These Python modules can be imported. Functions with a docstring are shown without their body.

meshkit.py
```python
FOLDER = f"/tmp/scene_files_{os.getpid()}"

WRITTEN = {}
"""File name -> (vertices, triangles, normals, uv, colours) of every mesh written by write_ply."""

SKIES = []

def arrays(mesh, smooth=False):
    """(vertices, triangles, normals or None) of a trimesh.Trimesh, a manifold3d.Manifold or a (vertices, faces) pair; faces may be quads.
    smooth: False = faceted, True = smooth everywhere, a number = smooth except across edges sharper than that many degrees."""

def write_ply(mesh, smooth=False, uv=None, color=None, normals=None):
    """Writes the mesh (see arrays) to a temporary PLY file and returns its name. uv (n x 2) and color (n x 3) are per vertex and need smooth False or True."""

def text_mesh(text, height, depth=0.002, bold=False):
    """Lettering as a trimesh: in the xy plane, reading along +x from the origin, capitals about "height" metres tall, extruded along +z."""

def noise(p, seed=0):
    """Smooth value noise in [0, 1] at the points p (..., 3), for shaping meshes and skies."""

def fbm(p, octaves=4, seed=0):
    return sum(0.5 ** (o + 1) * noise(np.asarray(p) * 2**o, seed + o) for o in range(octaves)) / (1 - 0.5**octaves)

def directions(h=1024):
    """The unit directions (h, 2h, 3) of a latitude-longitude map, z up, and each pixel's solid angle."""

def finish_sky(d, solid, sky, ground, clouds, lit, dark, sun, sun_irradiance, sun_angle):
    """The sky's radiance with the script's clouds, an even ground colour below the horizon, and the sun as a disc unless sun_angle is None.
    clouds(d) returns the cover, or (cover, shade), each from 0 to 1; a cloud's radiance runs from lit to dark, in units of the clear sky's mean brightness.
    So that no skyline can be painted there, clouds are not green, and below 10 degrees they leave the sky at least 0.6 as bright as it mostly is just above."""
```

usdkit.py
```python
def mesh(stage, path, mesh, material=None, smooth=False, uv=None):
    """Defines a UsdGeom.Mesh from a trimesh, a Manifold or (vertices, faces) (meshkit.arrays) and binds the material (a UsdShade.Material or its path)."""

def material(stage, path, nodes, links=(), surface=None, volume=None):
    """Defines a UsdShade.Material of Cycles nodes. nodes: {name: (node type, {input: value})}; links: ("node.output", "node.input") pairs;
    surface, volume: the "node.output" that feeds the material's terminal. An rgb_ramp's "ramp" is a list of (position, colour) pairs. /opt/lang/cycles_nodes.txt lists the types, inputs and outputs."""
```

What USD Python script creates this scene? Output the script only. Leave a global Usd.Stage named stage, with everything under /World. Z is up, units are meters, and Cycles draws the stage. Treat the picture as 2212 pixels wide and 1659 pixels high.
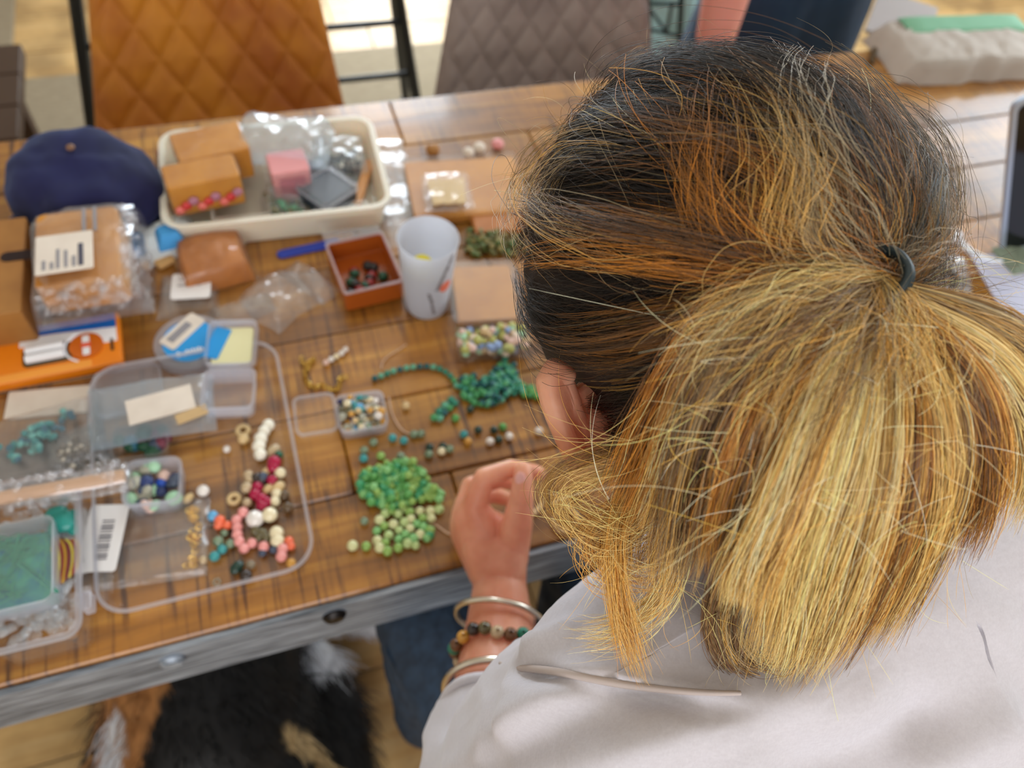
import math, random
import numpy as np, trimesh, usdkit, meshkit
import manifold3d as m3
from scipy.interpolate import CubicSpline
from pxr import Usd, UsdGeom, UsdLux, UsdShade, Gf, Sdf, Vt

stage = Usd.Stage.CreateInMemory()
UsdGeom.SetStageUpAxis(stage, 'Z'); UsdGeom.SetStageMetersPerUnit(stage, 1.0)
UsdGeom.Xform.Define(stage, '/World')
stage.SetDefaultPrim(stage.GetPrimAtPath('/World'))

# ---------------------------------------------------------------- camera, sky, lights, exposure
EYE = np.array([0.0, 0.0, 1.48]); FPX = 1700.0
AX = np.array([0.94760785, -0.19530565, 0.25277473])     # world X, Y, Z seen from the camera (right, down, forward)
AY = np.array([-0.30296655, -0.80031136, 0.51740989])
AZ = np.cross(AX, AY); AZ = -AZ if AZ[1] > 0 else AZ
RCW = np.stack([AX, AY, AZ])                              # camera -> world
cam = UsdGeom.Camera.Define(stage, '/World/camera')
cam.CreateHorizontalApertureAttr(36.0); cam.CreateVerticalApertureAttr(27.0)
cam.CreateFocalLengthAttr(36.0 * FPX / 2212.0)
cam.CreateClippingRangeAttr(Gf.Vec2f(0.02, 60))
cam.CreateFStopAttr(7.0); cam.CreateFocusDistanceAttr(0.36)
cam.CreateExposureAttr(0.0)
_r, _d, _f = RCW[:, 0], RCW[:, 1], RCW[:, 2]
cam.AddTransformOp().Set(Gf.Matrix4d(*_r, 0, *(-_d), 0, *(-_f), 0, *EYE, 1))

def rect_light(name, loc, look, w, h, inten, col):
    l = UsdLux.RectLight.Define(stage, '/World/' + name)
    l.CreateWidthAttr(w); l.CreateHeightAttr(h); l.CreateIntensityAttr(inten); l.CreateColorAttr(Gf.Vec3f(*col))
    z = -np.array(look, float); z /= np.linalg.norm(z)
    up = np.array([0, 0, 1.0]) if abs(z[2]) < .95 else np.array([0, 1.0, 0])
    x = np.cross(up, z); x /= np.linalg.norm(x); y = np.cross(z, x)
    l.AddTransformOp().Set(Gf.Matrix4d(*x, 0, *y, 0, *z, 0, *loc, 1))
# daylight through the room's three windows (just inside each pane) and the ceiling lamp over the table
rect_light('daylight_garden_door', (0.62, 2.965, 1.25), (0, -1, 0), 0.52, 2.2, 14, (0.80, 0.91, 1.0))
rect_light('daylight_side_window', (3.165, 1.45, 1.62), (-1, 0, -.0), 1.9, 1.35, 7.5, (0.80, 0.91, 1.0))
rect_light('daylight_rear_window', (-0.25, -2.165, 1.75), (0, 1, -.0), 2.4, 1.2, 5.0, (0.97, 0.97, 1.0))
dome = UsdLux.DomeLight.Define(stage, '/World/sky'); dome.CreateIntensityAttr(0.1); dome.CreateColorAttr(Gf.Vec3f(.8, .9, 1.0))
LAMP = 3.2

# ---------------------------------------------------------------- measuring: a pixel of the 2212 x 1659 frame to a point of the place
def ray(px, py):
    return RCW @ np.array([(px - 1106.0) / FPX, (py - 829.5) / FPX, 1.0])
def T(px, py, z):
    r = ray(px, py); return EYE + r * ((z - EYE[2]) / r[2])
def Cz(px, py, c):
    return EYE + ray(px, py) * c
def OnY(px, py, y):
    r = ray(px, py); return EYE + r * (y / r[1])
TZ = 0.76                                                  # table top
def fr(A, B, C, z):
    """Frame of a rectangle seen at pixels A (left near), B (right near), C (left far) on height z: centre, width, depth, turn."""
    a, b, c = (T(*p, z)[:2] for p in (A, B, C))
    u = b - a; w = np.linalg.norm(u); u /= w; v = np.array([-u[1], u[0]])
    d = (c - a) @ v
    o = a + u * w / 2 + v * d / 2
    return o, w, d, math.atan2(u[1], u[0])

# ---------------------------------------------------------------- prims
used = {}
def numbered(path):
    n = used.get(path, -1) + 1; used[path] = n
    return path if n == 0 else f'{path}_{n:03d}'
def cd(p, label=None, cat=None, group=None, kind=None):
    for k, v in (('label', label), ('category', cat), ('group', group), ('kind', kind)):
        if v: p.SetCustomDataByKey(k, v)
def thing(name, label, cat, loc=(0, 0, 0), rz=0.0, group=None, kind=None):
    x = UsdGeom.Xform.Define(stage, numbered('/World/' + name))
    x.AddTranslateOp().Set(Gf.Vec3d(*map(float, loc))); x.AddRotateZOp().Set(float(np.degrees(rz)))
    cd(x.GetPrim(), label, cat, group, kind); return x.GetPrim()
def part(name, mesh, m, parent, smooth=35, loc=None, rz=0.0, label=None, kind=None):
    p = usdkit.mesh(stage, numbered(f'{parent.GetPath()}/{name}'), mesh, m, smooth=smooth)
    if loc is not None:
        p.AddTranslateOp().Set(Gf.Vec3d(*map(float, loc)))
        if rz: p.AddRotateZOp().Set(float(np.degrees(rz)))
    cd(p.GetPrim(), label, None, None, kind); return p.GetPrim()
def single(name, mesh, m, label, cat, loc=(0, 0, 0), rz=0.0, group=None, kind=None, smooth=35):
    p = usdkit.mesh(stage, numbered('/World/' + name), mesh, m, smooth=smooth)
    p.AddTranslateOp().Set(Gf.Vec3d(*map(float, loc))); p.AddRotateZOp().Set(float(np.degrees(rz)))
    cd(p.GetPrim(), label, cat, group, kind); return p.GetPrim()
def struct(name, mesh, m, parent=None, smooth=False):
    base = '/World' if parent is None else str(parent.GetPath())
    p = usdkit.mesh(stage, numbered(f'{base}/{name}'), mesh, m, smooth=smooth)
    if parent is None: cd(p.GetPrim(), kind='structure')
    return p.GetPrim()
def struct_x(name):
    p = UsdGeom.Xform.Define(stage, '/World/' + name).GetPrim(); cd(p, kind='structure'); return p
def dup(src, loc, rz, label, group=None, scale=None):
    """Another thing of the same kind: its parts are referenced from the first one."""
    was = src.GetCustomData()
    base = str(src.GetPath()).rsplit('/', 1)[1]
    if base[-4:-3] == '_' and base[-3:].isdigit(): base = base[:-4]
    x = UsdGeom.Xform.Define(stage, numbered('/World/' + base))
    x.GetPrim().GetReferences().AddInternalReference(src.GetPath())
    x.ClearXformOpOrder()
    x.GetPrim().GetAttribute('xformOp:translate').Set(Gf.Vec3d(*map(float, loc)))
    x.GetPrim().GetAttribute('xformOp:rotateZ').Set(float(np.degrees(rz)))
    x.SetXformOpOrder([UsdGeom.XformOp(x.GetPrim().GetAttribute('xformOp:translate')), UsdGeom.XformOp(x.GetPrim().GetAttribute('xformOp:rotateZ'))])
    cd(x.GetPrim(), label, was['category'], group or was.get('group'))
    x.GetPrim().SetInstanceable(True)
    return x.GetPrim()

# ---------------------------------------------------------------- shapes (vertices, faces)
def cat(*ms):
    vs, fs, n = [], [], 0
    for v, f in ms:
        v = np.asarray(v, float); f = np.asarray(f, int)
        if f.shape[1] == 4: f = np.vstack([f[:, [0, 1, 2]], f[:, [0, 2, 3]]])
        vs.append(v); fs.append(f + n); n += len(v)
    return np.vstack(vs), np.vstack(fs)
def mv(m, t=(0, 0, 0), rz=0.0, s=1.0, rx=0.0, ry=0.0):
    v, f = m; v = np.asarray(v, float) * s
    if rx: c, q = math.cos(rx), math.sin(rx); v = v @ np.array([[1, 0, 0], [0, c, q], [0, -q, c]])
    if ry: c, q = math.cos(ry), math.sin(ry); v = v @ np.array([[c, 0, -q], [0, 1, 0], [q, 0, c]])
    if rz: c, q = math.cos(rz), math.sin(rz); v = v @ np.array([[c, q, 0], [-q, c, 0], [0, 0, 1]])
    return v + np.asarray(t, float), f
def tm(m):
    return np.array(m.vertices), np.array(m.faces)
def rrect(w, d, r, n=5):
    r = max(min(r, w / 2 - 1e-5, d / 2 - 1e-5), 1e-5)
    out = []
    for cx, cy, a0 in ((w/2-r, d/2-r, 0), (-w/2+r, d/2-r, 90), (-w/2+r, -d/2+r, 180), (w/2-r, -d/2+r, 270)):
        for k in range(n):
            a = math.radians(a0 + 90 * k / (n - 1)); out.append((cx + r*math.cos(a), cy + r*math.sin(a)))
    return np.array(out)
def loft(rings, cap0=True, cap1=True):
    """Joins rings of equally many 3-D points, lowest first; fans close the ends."""
    n = len(rings[0]); v = np.vstack(rings); f = []
    i = np.arange(n); j = (i + 1) % n
    for k in range(len(rings) - 1):
        a, b = k * n, (k + 1) * n
        f.append(np.stack([a + i, a + j, b + j], 1)); f.append(np.stack([a + i, b + j, b + i], 1))
    ex = []
    if cap0:
        ex.append(rings[0].mean(0)); c = len(v) + len(ex) - 1; f.append(np.stack([np.full(n, c), j, i], 1))
    if cap1:
        ex.append(rings[-1].mean(0)); c = len(v) + len(ex) - 1; o = (len(rings) - 1) * n; f.append(np.stack([np.full(n, c), o + i, o + j], 1))
    if ex: v = np.vstack([v, np.array(ex)])
    return v, np.vstack(f)
def at_z(p, z): return np.column_stack([p, np.full(len(p), z)])
def rbox(w, d, h, r=0.004, b=0.001, n=4):
    """Box with rounded upright corners and chamfered rims; base at z = 0."""
    b = min(b, h * .45)
    P = lambda i: rrect(w - 2*i, d - 2*i, max(r - i, 1e-4), n)
    return loft([at_z(P(b), 0), at_z(P(0), b), at_z(P(0), h - b), at_z(P(b), h)])
def bx(x0, x1, y0, y1, z0, z1):
    return mv(tm(trimesh.creation.box([x1-x0, y1-y0, z1-z0])), ((x0+x1)/2, (y0+y1)/2, (z0+z1)/2))
def open_box(w, d, h, r=0.006, t=0.0015, taper=0.0, lip=0.0, n=6):
    """An open tray: outer wall up, over the rim, inner wall down, solid floor."""
    P = lambda i: rrect(w - 2*i, d - 2*i, max(r - i, 1e-4), n)
    R = [at_z(P(taper + .001), 0), at_z(P(taper), .001), at_z(P(0), h - .0008)]
    if lip: R += [at_z(P(-lip), h - .0008), at_z(P(-lip), h)]
    R += [at_z(P(0.0003), h), at_z(P(t), h - .0003), at_z(P(taper + t), t + .001), at_z(P(taper + t + .001), t)]
    return loft(R, cap0=False)
def lathe(prof, n=40):
    a = np.arange(n) * 2 * np.pi / n
    return loft([np.column_stack([r*np.cos(a), r*np.sin(a), np.full(n, z)]) for r, z in prof])
def spline(pts, n):
    pts = np.asarray(pts, float)
    if len(pts) == 2: return pts[0] + (pts[1]-pts[0]) * np.linspace(0, 1, n)[:, None]
    s = np.r_[0, np.cumsum(np.linalg.norm(np.diff(pts, axis=0), axis=1))]
    return CubicSpline(s, pts)(np.linspace(0, s[-1], n))
def frames(p):
    t = np.gradient(p, axis=0); t /= np.linalg.norm(t, axis=1, keepdims=True) + 1e-12
    a = np.cross(t[0], [0, 0, 1.0] if abs(t[0][2]) < .9 else [1.0, 0, 0]); a /= np.linalg.norm(a)
    A = []
    for k in range(len(p)):
        a = a - t[k] * (a @ t[k]); a /= np.linalg.norm(a) + 1e-12; A.append(a)
    A = np.array(A); return t, A, np.cross(t, A)
def tube(pts, r, sides=8, n=None, closed=False):
    p = np.asarray(pts, float) if n is None else spline(pts, n)
    t, a, b = frames(p); ang = np.arange(sides) * 2*np.pi/sides
    rr = np.broadcast_to(r, (len(p),))
    rings = [p[k] + rr[k]*(np.cos(ang)[:, None]*a[k] + np.sin(ang)[:, None]*b[k]) for k in range(len(p))]
    if closed: return loft(rings + [rings[0]], False, False)
    return loft(rings)
def ico(r=1.0, sub=1, s=(1, 1, 1)):
    v, f = tm(trimesh.creation.icosphere(subdivisions=sub, radius=r)); return v * np.array(s), f
def dome(r, s=(1, 1, 1)):
    v, f = ico(r, 2, s); return v, f[(v[f][:, :, 2] > -.02*r).all(1)]
def torus(R, r, n=24, k=8):
    return tm(trimesh.creation.torus(R, r, major_sections=n, minor_sections=k))
def bead_mesh(r, hole=.28, n=14):
    """A drilled round bead lying with its hole along z, centred."""
    prof = []
    z0 = math.sqrt(1 - hole*hole)
    for a in np.linspace(-math.asin(z0), math.asin(z0), 8): prof.append((r*math.cos(a), r*math.sin(a)))
    a = np.arange(n)*2*np.pi/n
    rings = [np.column_stack([q*np.cos(a), q*np.sin(a), np.full(n, z)]) for q, z in prof]
    rings.append(np.column_stack([r*hole*.9*np.cos(a), r*hole*.9*np.sin(a), np.full(n, r*z0*.6)]))
    rings.insert(0, np.column_stack([r*hole*.9*np.cos(a), r*hole*.9*np.sin(a), np.full(n, -r*z0*.6)]))
    return loft(rings)
def pillow(w, d, h, amp=.003, seed=0, nx=26, ny=20, edge=.12, sag=0.0, wob=.004, scale=22.0):
    """A soft flat pouch: two wrinkled skins that meet in a flat seam."""
    x, y = np.meshgrid(np.linspace(-1, 1, nx), np.linspace(-1, 1, ny), indexing='ij')
    px, py = x*w/2, y*d/2
    rim = np.minimum(np.clip((1-abs(x))/edge, 0, 1), np.clip((1-abs(y))/edge, 0, 1))
    dome = rim**.7 * (1 - .35*(x*x+y*y)/2)
    q = np.stack([px*scale, py*scale, np.full_like(px, seed*3.7)], -1)
    nz = meshkit.fbm(q, 4, seed) - .5
    rg = np.abs(meshkit.fbm(q*1.7 + 9, 3, seed+5) - .5)
    top = h*dome + amp*(nz*2.2 - rg*2.5)*(.35 + .65*rim)
    px = px + wob*(meshkit.noise(np.stack([px*30, py*30, np.full_like(px, seed+.5)], -1), seed+1)-.5)*2
    py = py + wob*(meshkit.noise(np.stack([px*30, py*30, np.full_like(px, seed+7.5)], -1), seed+2)-.5)*2
    top = np.maximum(top, 0.0) + .0012
    bot = np.zeros_like(top)
    A = np.stack([px, py, top], -1).reshape(-1, 3); B = np.stack([px, py, bot], -1).reshape(-1, 3)
    i, j = np.meshgrid(np.arange(nx-1), np.arange(ny-1), indexing='ij'); k = (i*ny+j).ravel()
    f = np.stack([k, k+ny, k+ny+1, k+1], 1); N = nx*ny
    fs = [f, f[:, ::-1] + N]
    border = list(range(0, ny)) + [r*ny+ny-1 for r in range(1, nx)] + [(nx-1)*ny+c for c in range(ny-2, -1, -1)] + [r*ny for r in range(nx-2, 0, -1)]
    b = np.array(border); b2 = np.roll(b, -1); fs.append(np.stack([b, b2, b2+N, b+N], 1))
    return np.vstack([A, B]), np.vstack(fs)
def hull(*balls, sub=2):
    """Manifold hull of spheres (x, y, z, r)."""
    base = np.array(trimesh.creation.icosphere(subdivisions=sub).vertices)
    pts = np.vstack([base*b[3] + np.array(b[:3]) for b in balls])
    return m3.Manifold.hull_points(pts)
def chain(js, sub=2):
    return [hull(js[k], js[k+1], sub=sub) for k in range(len(js)-1)]
def union(ms): return m3.Manifold.batch_boolean(ms, m3.OpType.Add)
def tri(man):
    m = man.to_mesh(); t = trimesh.Trimesh(np.array(m.vert_properties)[:, :3], np.array(m.tri_verts), process=True); return t
def soft(man, length, it=12):
    t = tri(man.refine_to_length(length)); trimesh.smoothing.filter_taubin(t, .5, .53, iterations=it); return t
# ---------------------------------------------------------------- materials
L = '/World/Looks/'
UsdGeom.Scope.Define(stage, '/World/Looks')
def s2l(c): return tuple(float(x/12.92 if x <= .04045 else ((x+.055)/1.055)**2.4) for x in (np.array(c, float)/255))
def mat(name, c, rough=.5, metal=0.0, spec=.5, var=None, bump=None, space='pos', **kw):
    """Principled material. c: sRGB 0-255. var = (scale, c2[, stretch]); bump = (scale, strength, distance)."""
    nodes = {'p': ('principled_bsdf', {'base_color': s2l(c), 'roughness': rough, 'metallic': metal, 'specular_ior_level': spec, **kw})}
    links = []
    if var or bump:
        nodes['g'] = ('geometry', {}) if space == 'pos' else ('texture_coordinate', {})
        src = 'g.position' if space == 'pos' else 'g.object'
    if var:
        nodes['m'] = ('mapping', {'scale': var[2] if len(var) > 2 else (1, 1, 1)})
        nodes['n'] = ('noise_texture', {'scale': var[0], 'detail': 3.0, 'roughness': .6})
        nodes['r'] = ('rgb_ramp', {'ramp': [(0.36, s2l(c)), (0.66, s2l(var[1]))]})
        links += [(src, 'm.vector'), ('m.vector', 'n.vector'), ('n.fac', 'r.fac'), ('r.color', 'p.base_color')]
    if bump:
        nodes['bm'] = ('mapping', {'scale': bump[3] if len(bump) > 3 else (1, 1, 1)})
        nodes['bn'] = ('noise_texture', {'scale': bump[0], 'detail': 2.0})
        nodes['b'] = ('bump', {'strength': bump[1], 'distance': bump[2]})
        links += [(src, 'bm.vector'), ('bm.vector', 'bn.vector'), ('bn.fac', 'b.height'), ('b.normal', 'p.normal')]
    return usdkit.material(stage, L + name, nodes, links, surface='p.BSDF')
def clear(name, tint=(235, 240, 245), haze=.12, rough=.12, ior=1.45, wrinkle=None, gloss=1.0):
    """Thin clear plastic: see-through, glossy by the angle, a little milky."""
    nodes = {'t': ('transparent_bsdf', {'color': tuple(.95 + .05*x for x in s2l(tint))}), 'g': ('glossy_bsdf', {'color': (gloss, gloss, gloss), 'roughness': rough}),
             'lw': ('layer_weight', {'blend': .5}), 'pw': ('math', {'math_type': 'power', 'value2': 3.5}), 'ma': ('math', {'math_type': 'multiply_add', 'value2': .75, 'value3': .05 + (ior-1.45)*.5, 'use_clamp': True}),
             'd': ('diffuse_bsdf', {'color': s2l(tint)}), 'tr': ('translucent_bsdf', {'color': s2l(tint)}), 'dm': ('mix_closure', {'fac': .5}),
             'a': ('mix_closure', {}), 'o': ('mix_closure', {'fac': haze})}
    links = [('lw.facing', 'pw.value1'), ('pw.value', 'ma.value1'), ('ma.value', 'a.fac'), ('t.BSDF', 'a.closure1'), ('g.BSDF', 'a.closure2'), ('d.BSDF', 'dm.closure1'), ('tr.BSDF', 'dm.closure2'), ('a.closure', 'o.closure1'), ('dm.closure', 'o.closure2')]
    if wrinkle:
        nodes['geo'] = ('geometry', {}); nodes['wn'] = ('noise_texture', {'scale': wrinkle[0], 'detail': 1.0}); nodes['b'] = ('bump', {'strength': wrinkle[1], 'distance': .004})
        links += [('geo.position', 'wn.vector'), ('wn.fac', 'b.height'), ('b.normal', 'g.normal')]
    return usdkit.material(stage, L + name, nodes, links, surface='o.closure')
def attr_mat(name, attr='tone', rough=.6, **kw):
    return usdkit.material(stage, L + name, {'a': ('attribute', {'attribute': attr}), 'p': ('principled_bsdf', {'roughness': rough, **kw})}, [('a.color', 'p.base_color')], surface='p.BSDF')
def hair_mat(name, rough=.32, coat=0.0):
    return usdkit.material(stage, L + name, {'a': ('attribute', {'attribute': 'tone'}), 'p': ('principled_hair_bsdf', {'model': 'Chiang', 'parametrization': 'Direct coloring', 'roughness': rough, 'radial_roughness': .45, 'coat': coat, 'random_roughness': .2, 'R': .5, 'TRT': .75})}, [('a.color', 'p.color')], surface='p.BSDF')

def wood_mat(name, base, dark, light, tick=(.43, .50), grain=(1.5, 30, 30), ticks=True, rough=.40, coat=.45):
    """Sawn old boards along x: long grain, blotches and rows of dark saw marks across."""
    n = {'g': ('geometry', {}), 'oi': ('object_info', {}),
         'm1': ('mapping', {'scale': grain}), 'n1': ('noise_texture', {'scale': 1.6, 'detail': 6.0, 'roughness': .65, 'distortion': .6}),
         'r1': ('rgb_ramp', {'ramp': [(.25, s2l(dark)), (.48, s2l(base)), (.72, s2l(light))]}),
         'n2': ('noise_texture', {'scale': 7.0, 'detail': 4.0}), 'r2': ('rgb_ramp', {'ramp': [(.35, (.45, .42, .40)), (.6, (1, 1, 1))]}),
         'x1': ('mix', {'mix_type': 'multiply', 'fac': .75}),
         'hs': ('hsv', {}), 'vr': ('map_range', {'from_min': 0.0, 'from_max': 1.0, 'to_min': .88, 'to_max': 1.12}),
         'p': ('principled_bsdf', {'roughness': rough, 'coat_weight': coat, 'coat_roughness': .10, 'specular_ior_level': .5}),
         'b': ('bump', {'strength': .5, 'distance': .0012})}
    l = [('g.position', 'm1.vector'), ('m1.vector', 'n1.vector'), ('n1.fac', 'r1.fac'), ('g.position', 'n2.vector'), ('n2.fac', 'r2.fac'),
         ('r1.color', 'x1.color1'), ('r2.color', 'x1.color2'), ('oi.random', 'vr.value'), ('vr.result', 'hs.value'), ('n1.fac', 'b.height'), ('b.normal', 'p.normal')]
    last = 'x1.color'
    if ticks:
        n |= {'m3': ('mapping', {'scale': (190, 11, 1)}), 'n3': ('noise_texture', {'scale': 1.0, 'detail': 2.0, 'distortion': .3}), 'r3': ('rgb_ramp', {'ramp': [(tick[0]-.10, (.26, .19, .13)), (tick[1]-.02, (1, 1, 1))]}),
              'n4': ('noise_texture', {'scale': 11.0, 'detail': 2.0}), 'r4': ('rgb_ramp', {'ramp': [(.34, (.15, .15, .15)), (.58, (1, 1, 1))]}), 'x3': ('mix', {'mix_type': 'multiply'})}
        l += [('g.position', 'm3.vector'), ('m3.vector', 'n3.vector'), ('n3.fac', 'r3.fac'), ('g.position', 'n4.vector'), ('n4.fac', 'r4.fac'), ('r4.color', 'x3.fac'), (last, 'x3.color1'), ('r3.color', 'x3.color2')]
        last = 'x3.color'
    l += [(last, 'hs.color'), ('hs.color', 'p.base_color')]
    return usdkit.material(stage, L + name, n, l, surface='p.BSDF')

M = {}
M['table_wood'] = wood_mat('table_wood', (164, 106, 30), (106, 64, 18), (204, 148, 58))
M['floor_wood'] = wood_mat('floor_wood', (212, 172, 112), (192, 150, 94), (226, 192, 138), ticks=False, grain=(1.2, 22, 22), rough=.45, coat=.1)
M['steel'] = mat('brushed_steel', (160, 170, 182), .45, .35, var=(3.0, (84, 92, 102), (5, 60, 60)), bump=(4, .3, .001, (4, 90, 90)))
M['black_metal'] = mat('black_painted_metal', (16, 22, 26), .4)
M['bolt'] = mat('dark_bolt', (30, 26, 24), .35, .7)
M['plaster'] = mat('white_plaster', (226, 221, 212), .9, bump=(60, .15, .002))
M['ceiling_white'] = mat('ceiling_white', (236, 234, 228), .9)
M['white_paint'] = mat('white_paint', (232, 232, 228), .4)
M['glass'] = clear('window_glass', (245, 250, 252), .01, .02)
M['rug'] = mat('woven_rug', (166, 150, 124), .95, var=(9, (140, 124, 100), (3, 40, 1)), bump=(220, .8, .003))
M['ochre'] = mat('ochre_velvet', (196, 124, 22), .62, var=(7, (160, 84, 8)), sheen_weight=.6, sheen_roughness=.35, sheen_tint=(1.0, .72, .25), bump=(260, .15, .001))
M['grey_velvet'] = mat('grey_brown_velvet', (150, 134, 126), .65, var=(7, (124, 108, 102)), sheen_weight=.4, sheen_tint=(.8, .78, .85), bump=(260, .15, .001))
M['navy'] = mat('navy_felt', (15, 16, 66), .9, var=(14, (10, 11, 46)), sheen_weight=.18, sheen_tint=(.35, .5, 1.0), bump=(350, .3, .001))
M['kraft'] = mat('kraft_brown_card', (204, 138, 44), .5, var=(18, (186, 120, 34)), bump=(90, .15, .001))
M['kraft_copper'] = mat('copper_brown_paper', (186, 116, 52), .42, var=(25, (162, 96, 38)), bump=(40, .5, .003))
M['kraft_pale'] = mat('pale_brown_card', (164, 112, 50), .6, var=(18, (146, 96, 40)))
M['clear'] = clear('clear_plastic', (235, 236, 240), .035, .10)
M['tray_clear'] = clear('clear_acrylic', (236, 226, 220), .025, .06, 1.43)
M['frost'] = clear('frosted_plastic', (222, 222, 232), .34, .25)
M['film'] = clear('shrink_film', (238, 238, 240), .01, .10, 1.39, wrinkle=(45, .9))
M['bag'] = clear('bag_film', (232, 234, 240), .055, .16, 1.5, wrinkle=(45, .9))
M['bag_blue'] = clear('bag_film_bluish', (205, 228, 245), .17, .18, 1.5, wrinkle=(45, .9))
M['bubble'] = clear('bubble_film', (232, 232, 240), .07, .08, 1.56)
M['bubble_sheet'] = clear('bubble_sheet', (222, 234, 244), .20, .10, 1.56)
M['cup'] = clear('cup_frosted', (226, 228, 234), .80, .35)
M['white_bin'] = mat('cream_plastic', (232, 220, 200), .35, subsurface_weight=.2)
M['milky'] = clear('milky_plastic', (232, 226, 216), .55, .25)
M['milky_clear'] = clear('milky_lid', (214, 230, 230), .05, .2)
M['paper'] = mat('white_paper', (236, 232, 230), .7)
M['paper_warm'] = mat('warm_white_paper', (226, 214, 200), .7, var=(20, (214, 200, 186)))
M['ink'] = mat('dark_ink', (70, 68, 84), .6)
M['ink_grey'] = mat('grey_ink', (140, 136, 140), .6)
M['blue_print'] = mat('blue_print', (28, 104, 190), .4)
M['sky_print'] = mat('sky_blue_print', (20, 150, 222), .35)
M['orange'] = mat('orange_card', (238, 132, 14), .38)
M['orange_dark'] = mat('orange_dark', (206, 100, 8), .4)
M['white_gloss'] = mat('white_gloss', (240, 240, 244), .25)
M['brass'] = mat('brass', (200, 160, 78), .28, 1.0)
M['silver'] = mat('silver', (214, 206, 190), .22, 1.0)
M['gold'] = mat('gold', (224, 176, 80), .3, 1.0)
M['dark_grey'] = mat('dark_grey_plastic', (64, 72, 86), .3)
M['black_blue'] = mat('blue_black_beads', (22, 30, 46), .25)
M['pink_card'] = mat('pink_card', (226, 150, 150), .5)
M['olive'] = mat('olive_beads', (110, 106, 50), .45, var=(60, (80, 80, 36)))
M['pen_blue'] = mat('blue_plastic', (34, 62, 170), .35)
M['wood_stick'] = mat('pale_wood_stick', (232, 200, 140), .6, var=(30, (214, 178, 116), (4, 40, 40)))
M['wood_orange'] = mat('orange_wood', (206, 140, 66), .5)
M['skin'] = usdkit.material(stage, L + 'skin', {'g': ('geometry', {}), 'n': ('noise_texture', {'scale': 28.0, 'detail': 4.0}), 'r': ('rgb_ramp', {'ramp': [(.35, s2l((206, 134, 104))), (.65, s2l((228, 164, 136)))]}),
    'bn': ('noise_texture', {'scale': 420.0, 'detail': 1.0}), 'b': ('bump', {'strength': .18, 'distance': .001}),
    'p': ('principled_bsdf', {'roughness': .42, 'subsurface_weight': .35, 'subsurface_radius': (1.0, .3, .15), 'subsurface_scale': .006, 'specular_ior_level': .45})},
    [('g.position', 'n.vector'), ('n.fac', 'r.fac'), ('r.color', 'p.base_color'), ('g.position', 'bn.vector'), ('bn.fac', 'b.height'), ('b.normal', 'p.normal')], surface='p.BSDF')
M['skin_pink'] = mat('sunlit_pink_skin', (226, 150, 132), .5, subsurface_weight=.3, subsurface_scale=.006)
M['nail'] = mat('nail', (236, 176, 168), .25)
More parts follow.
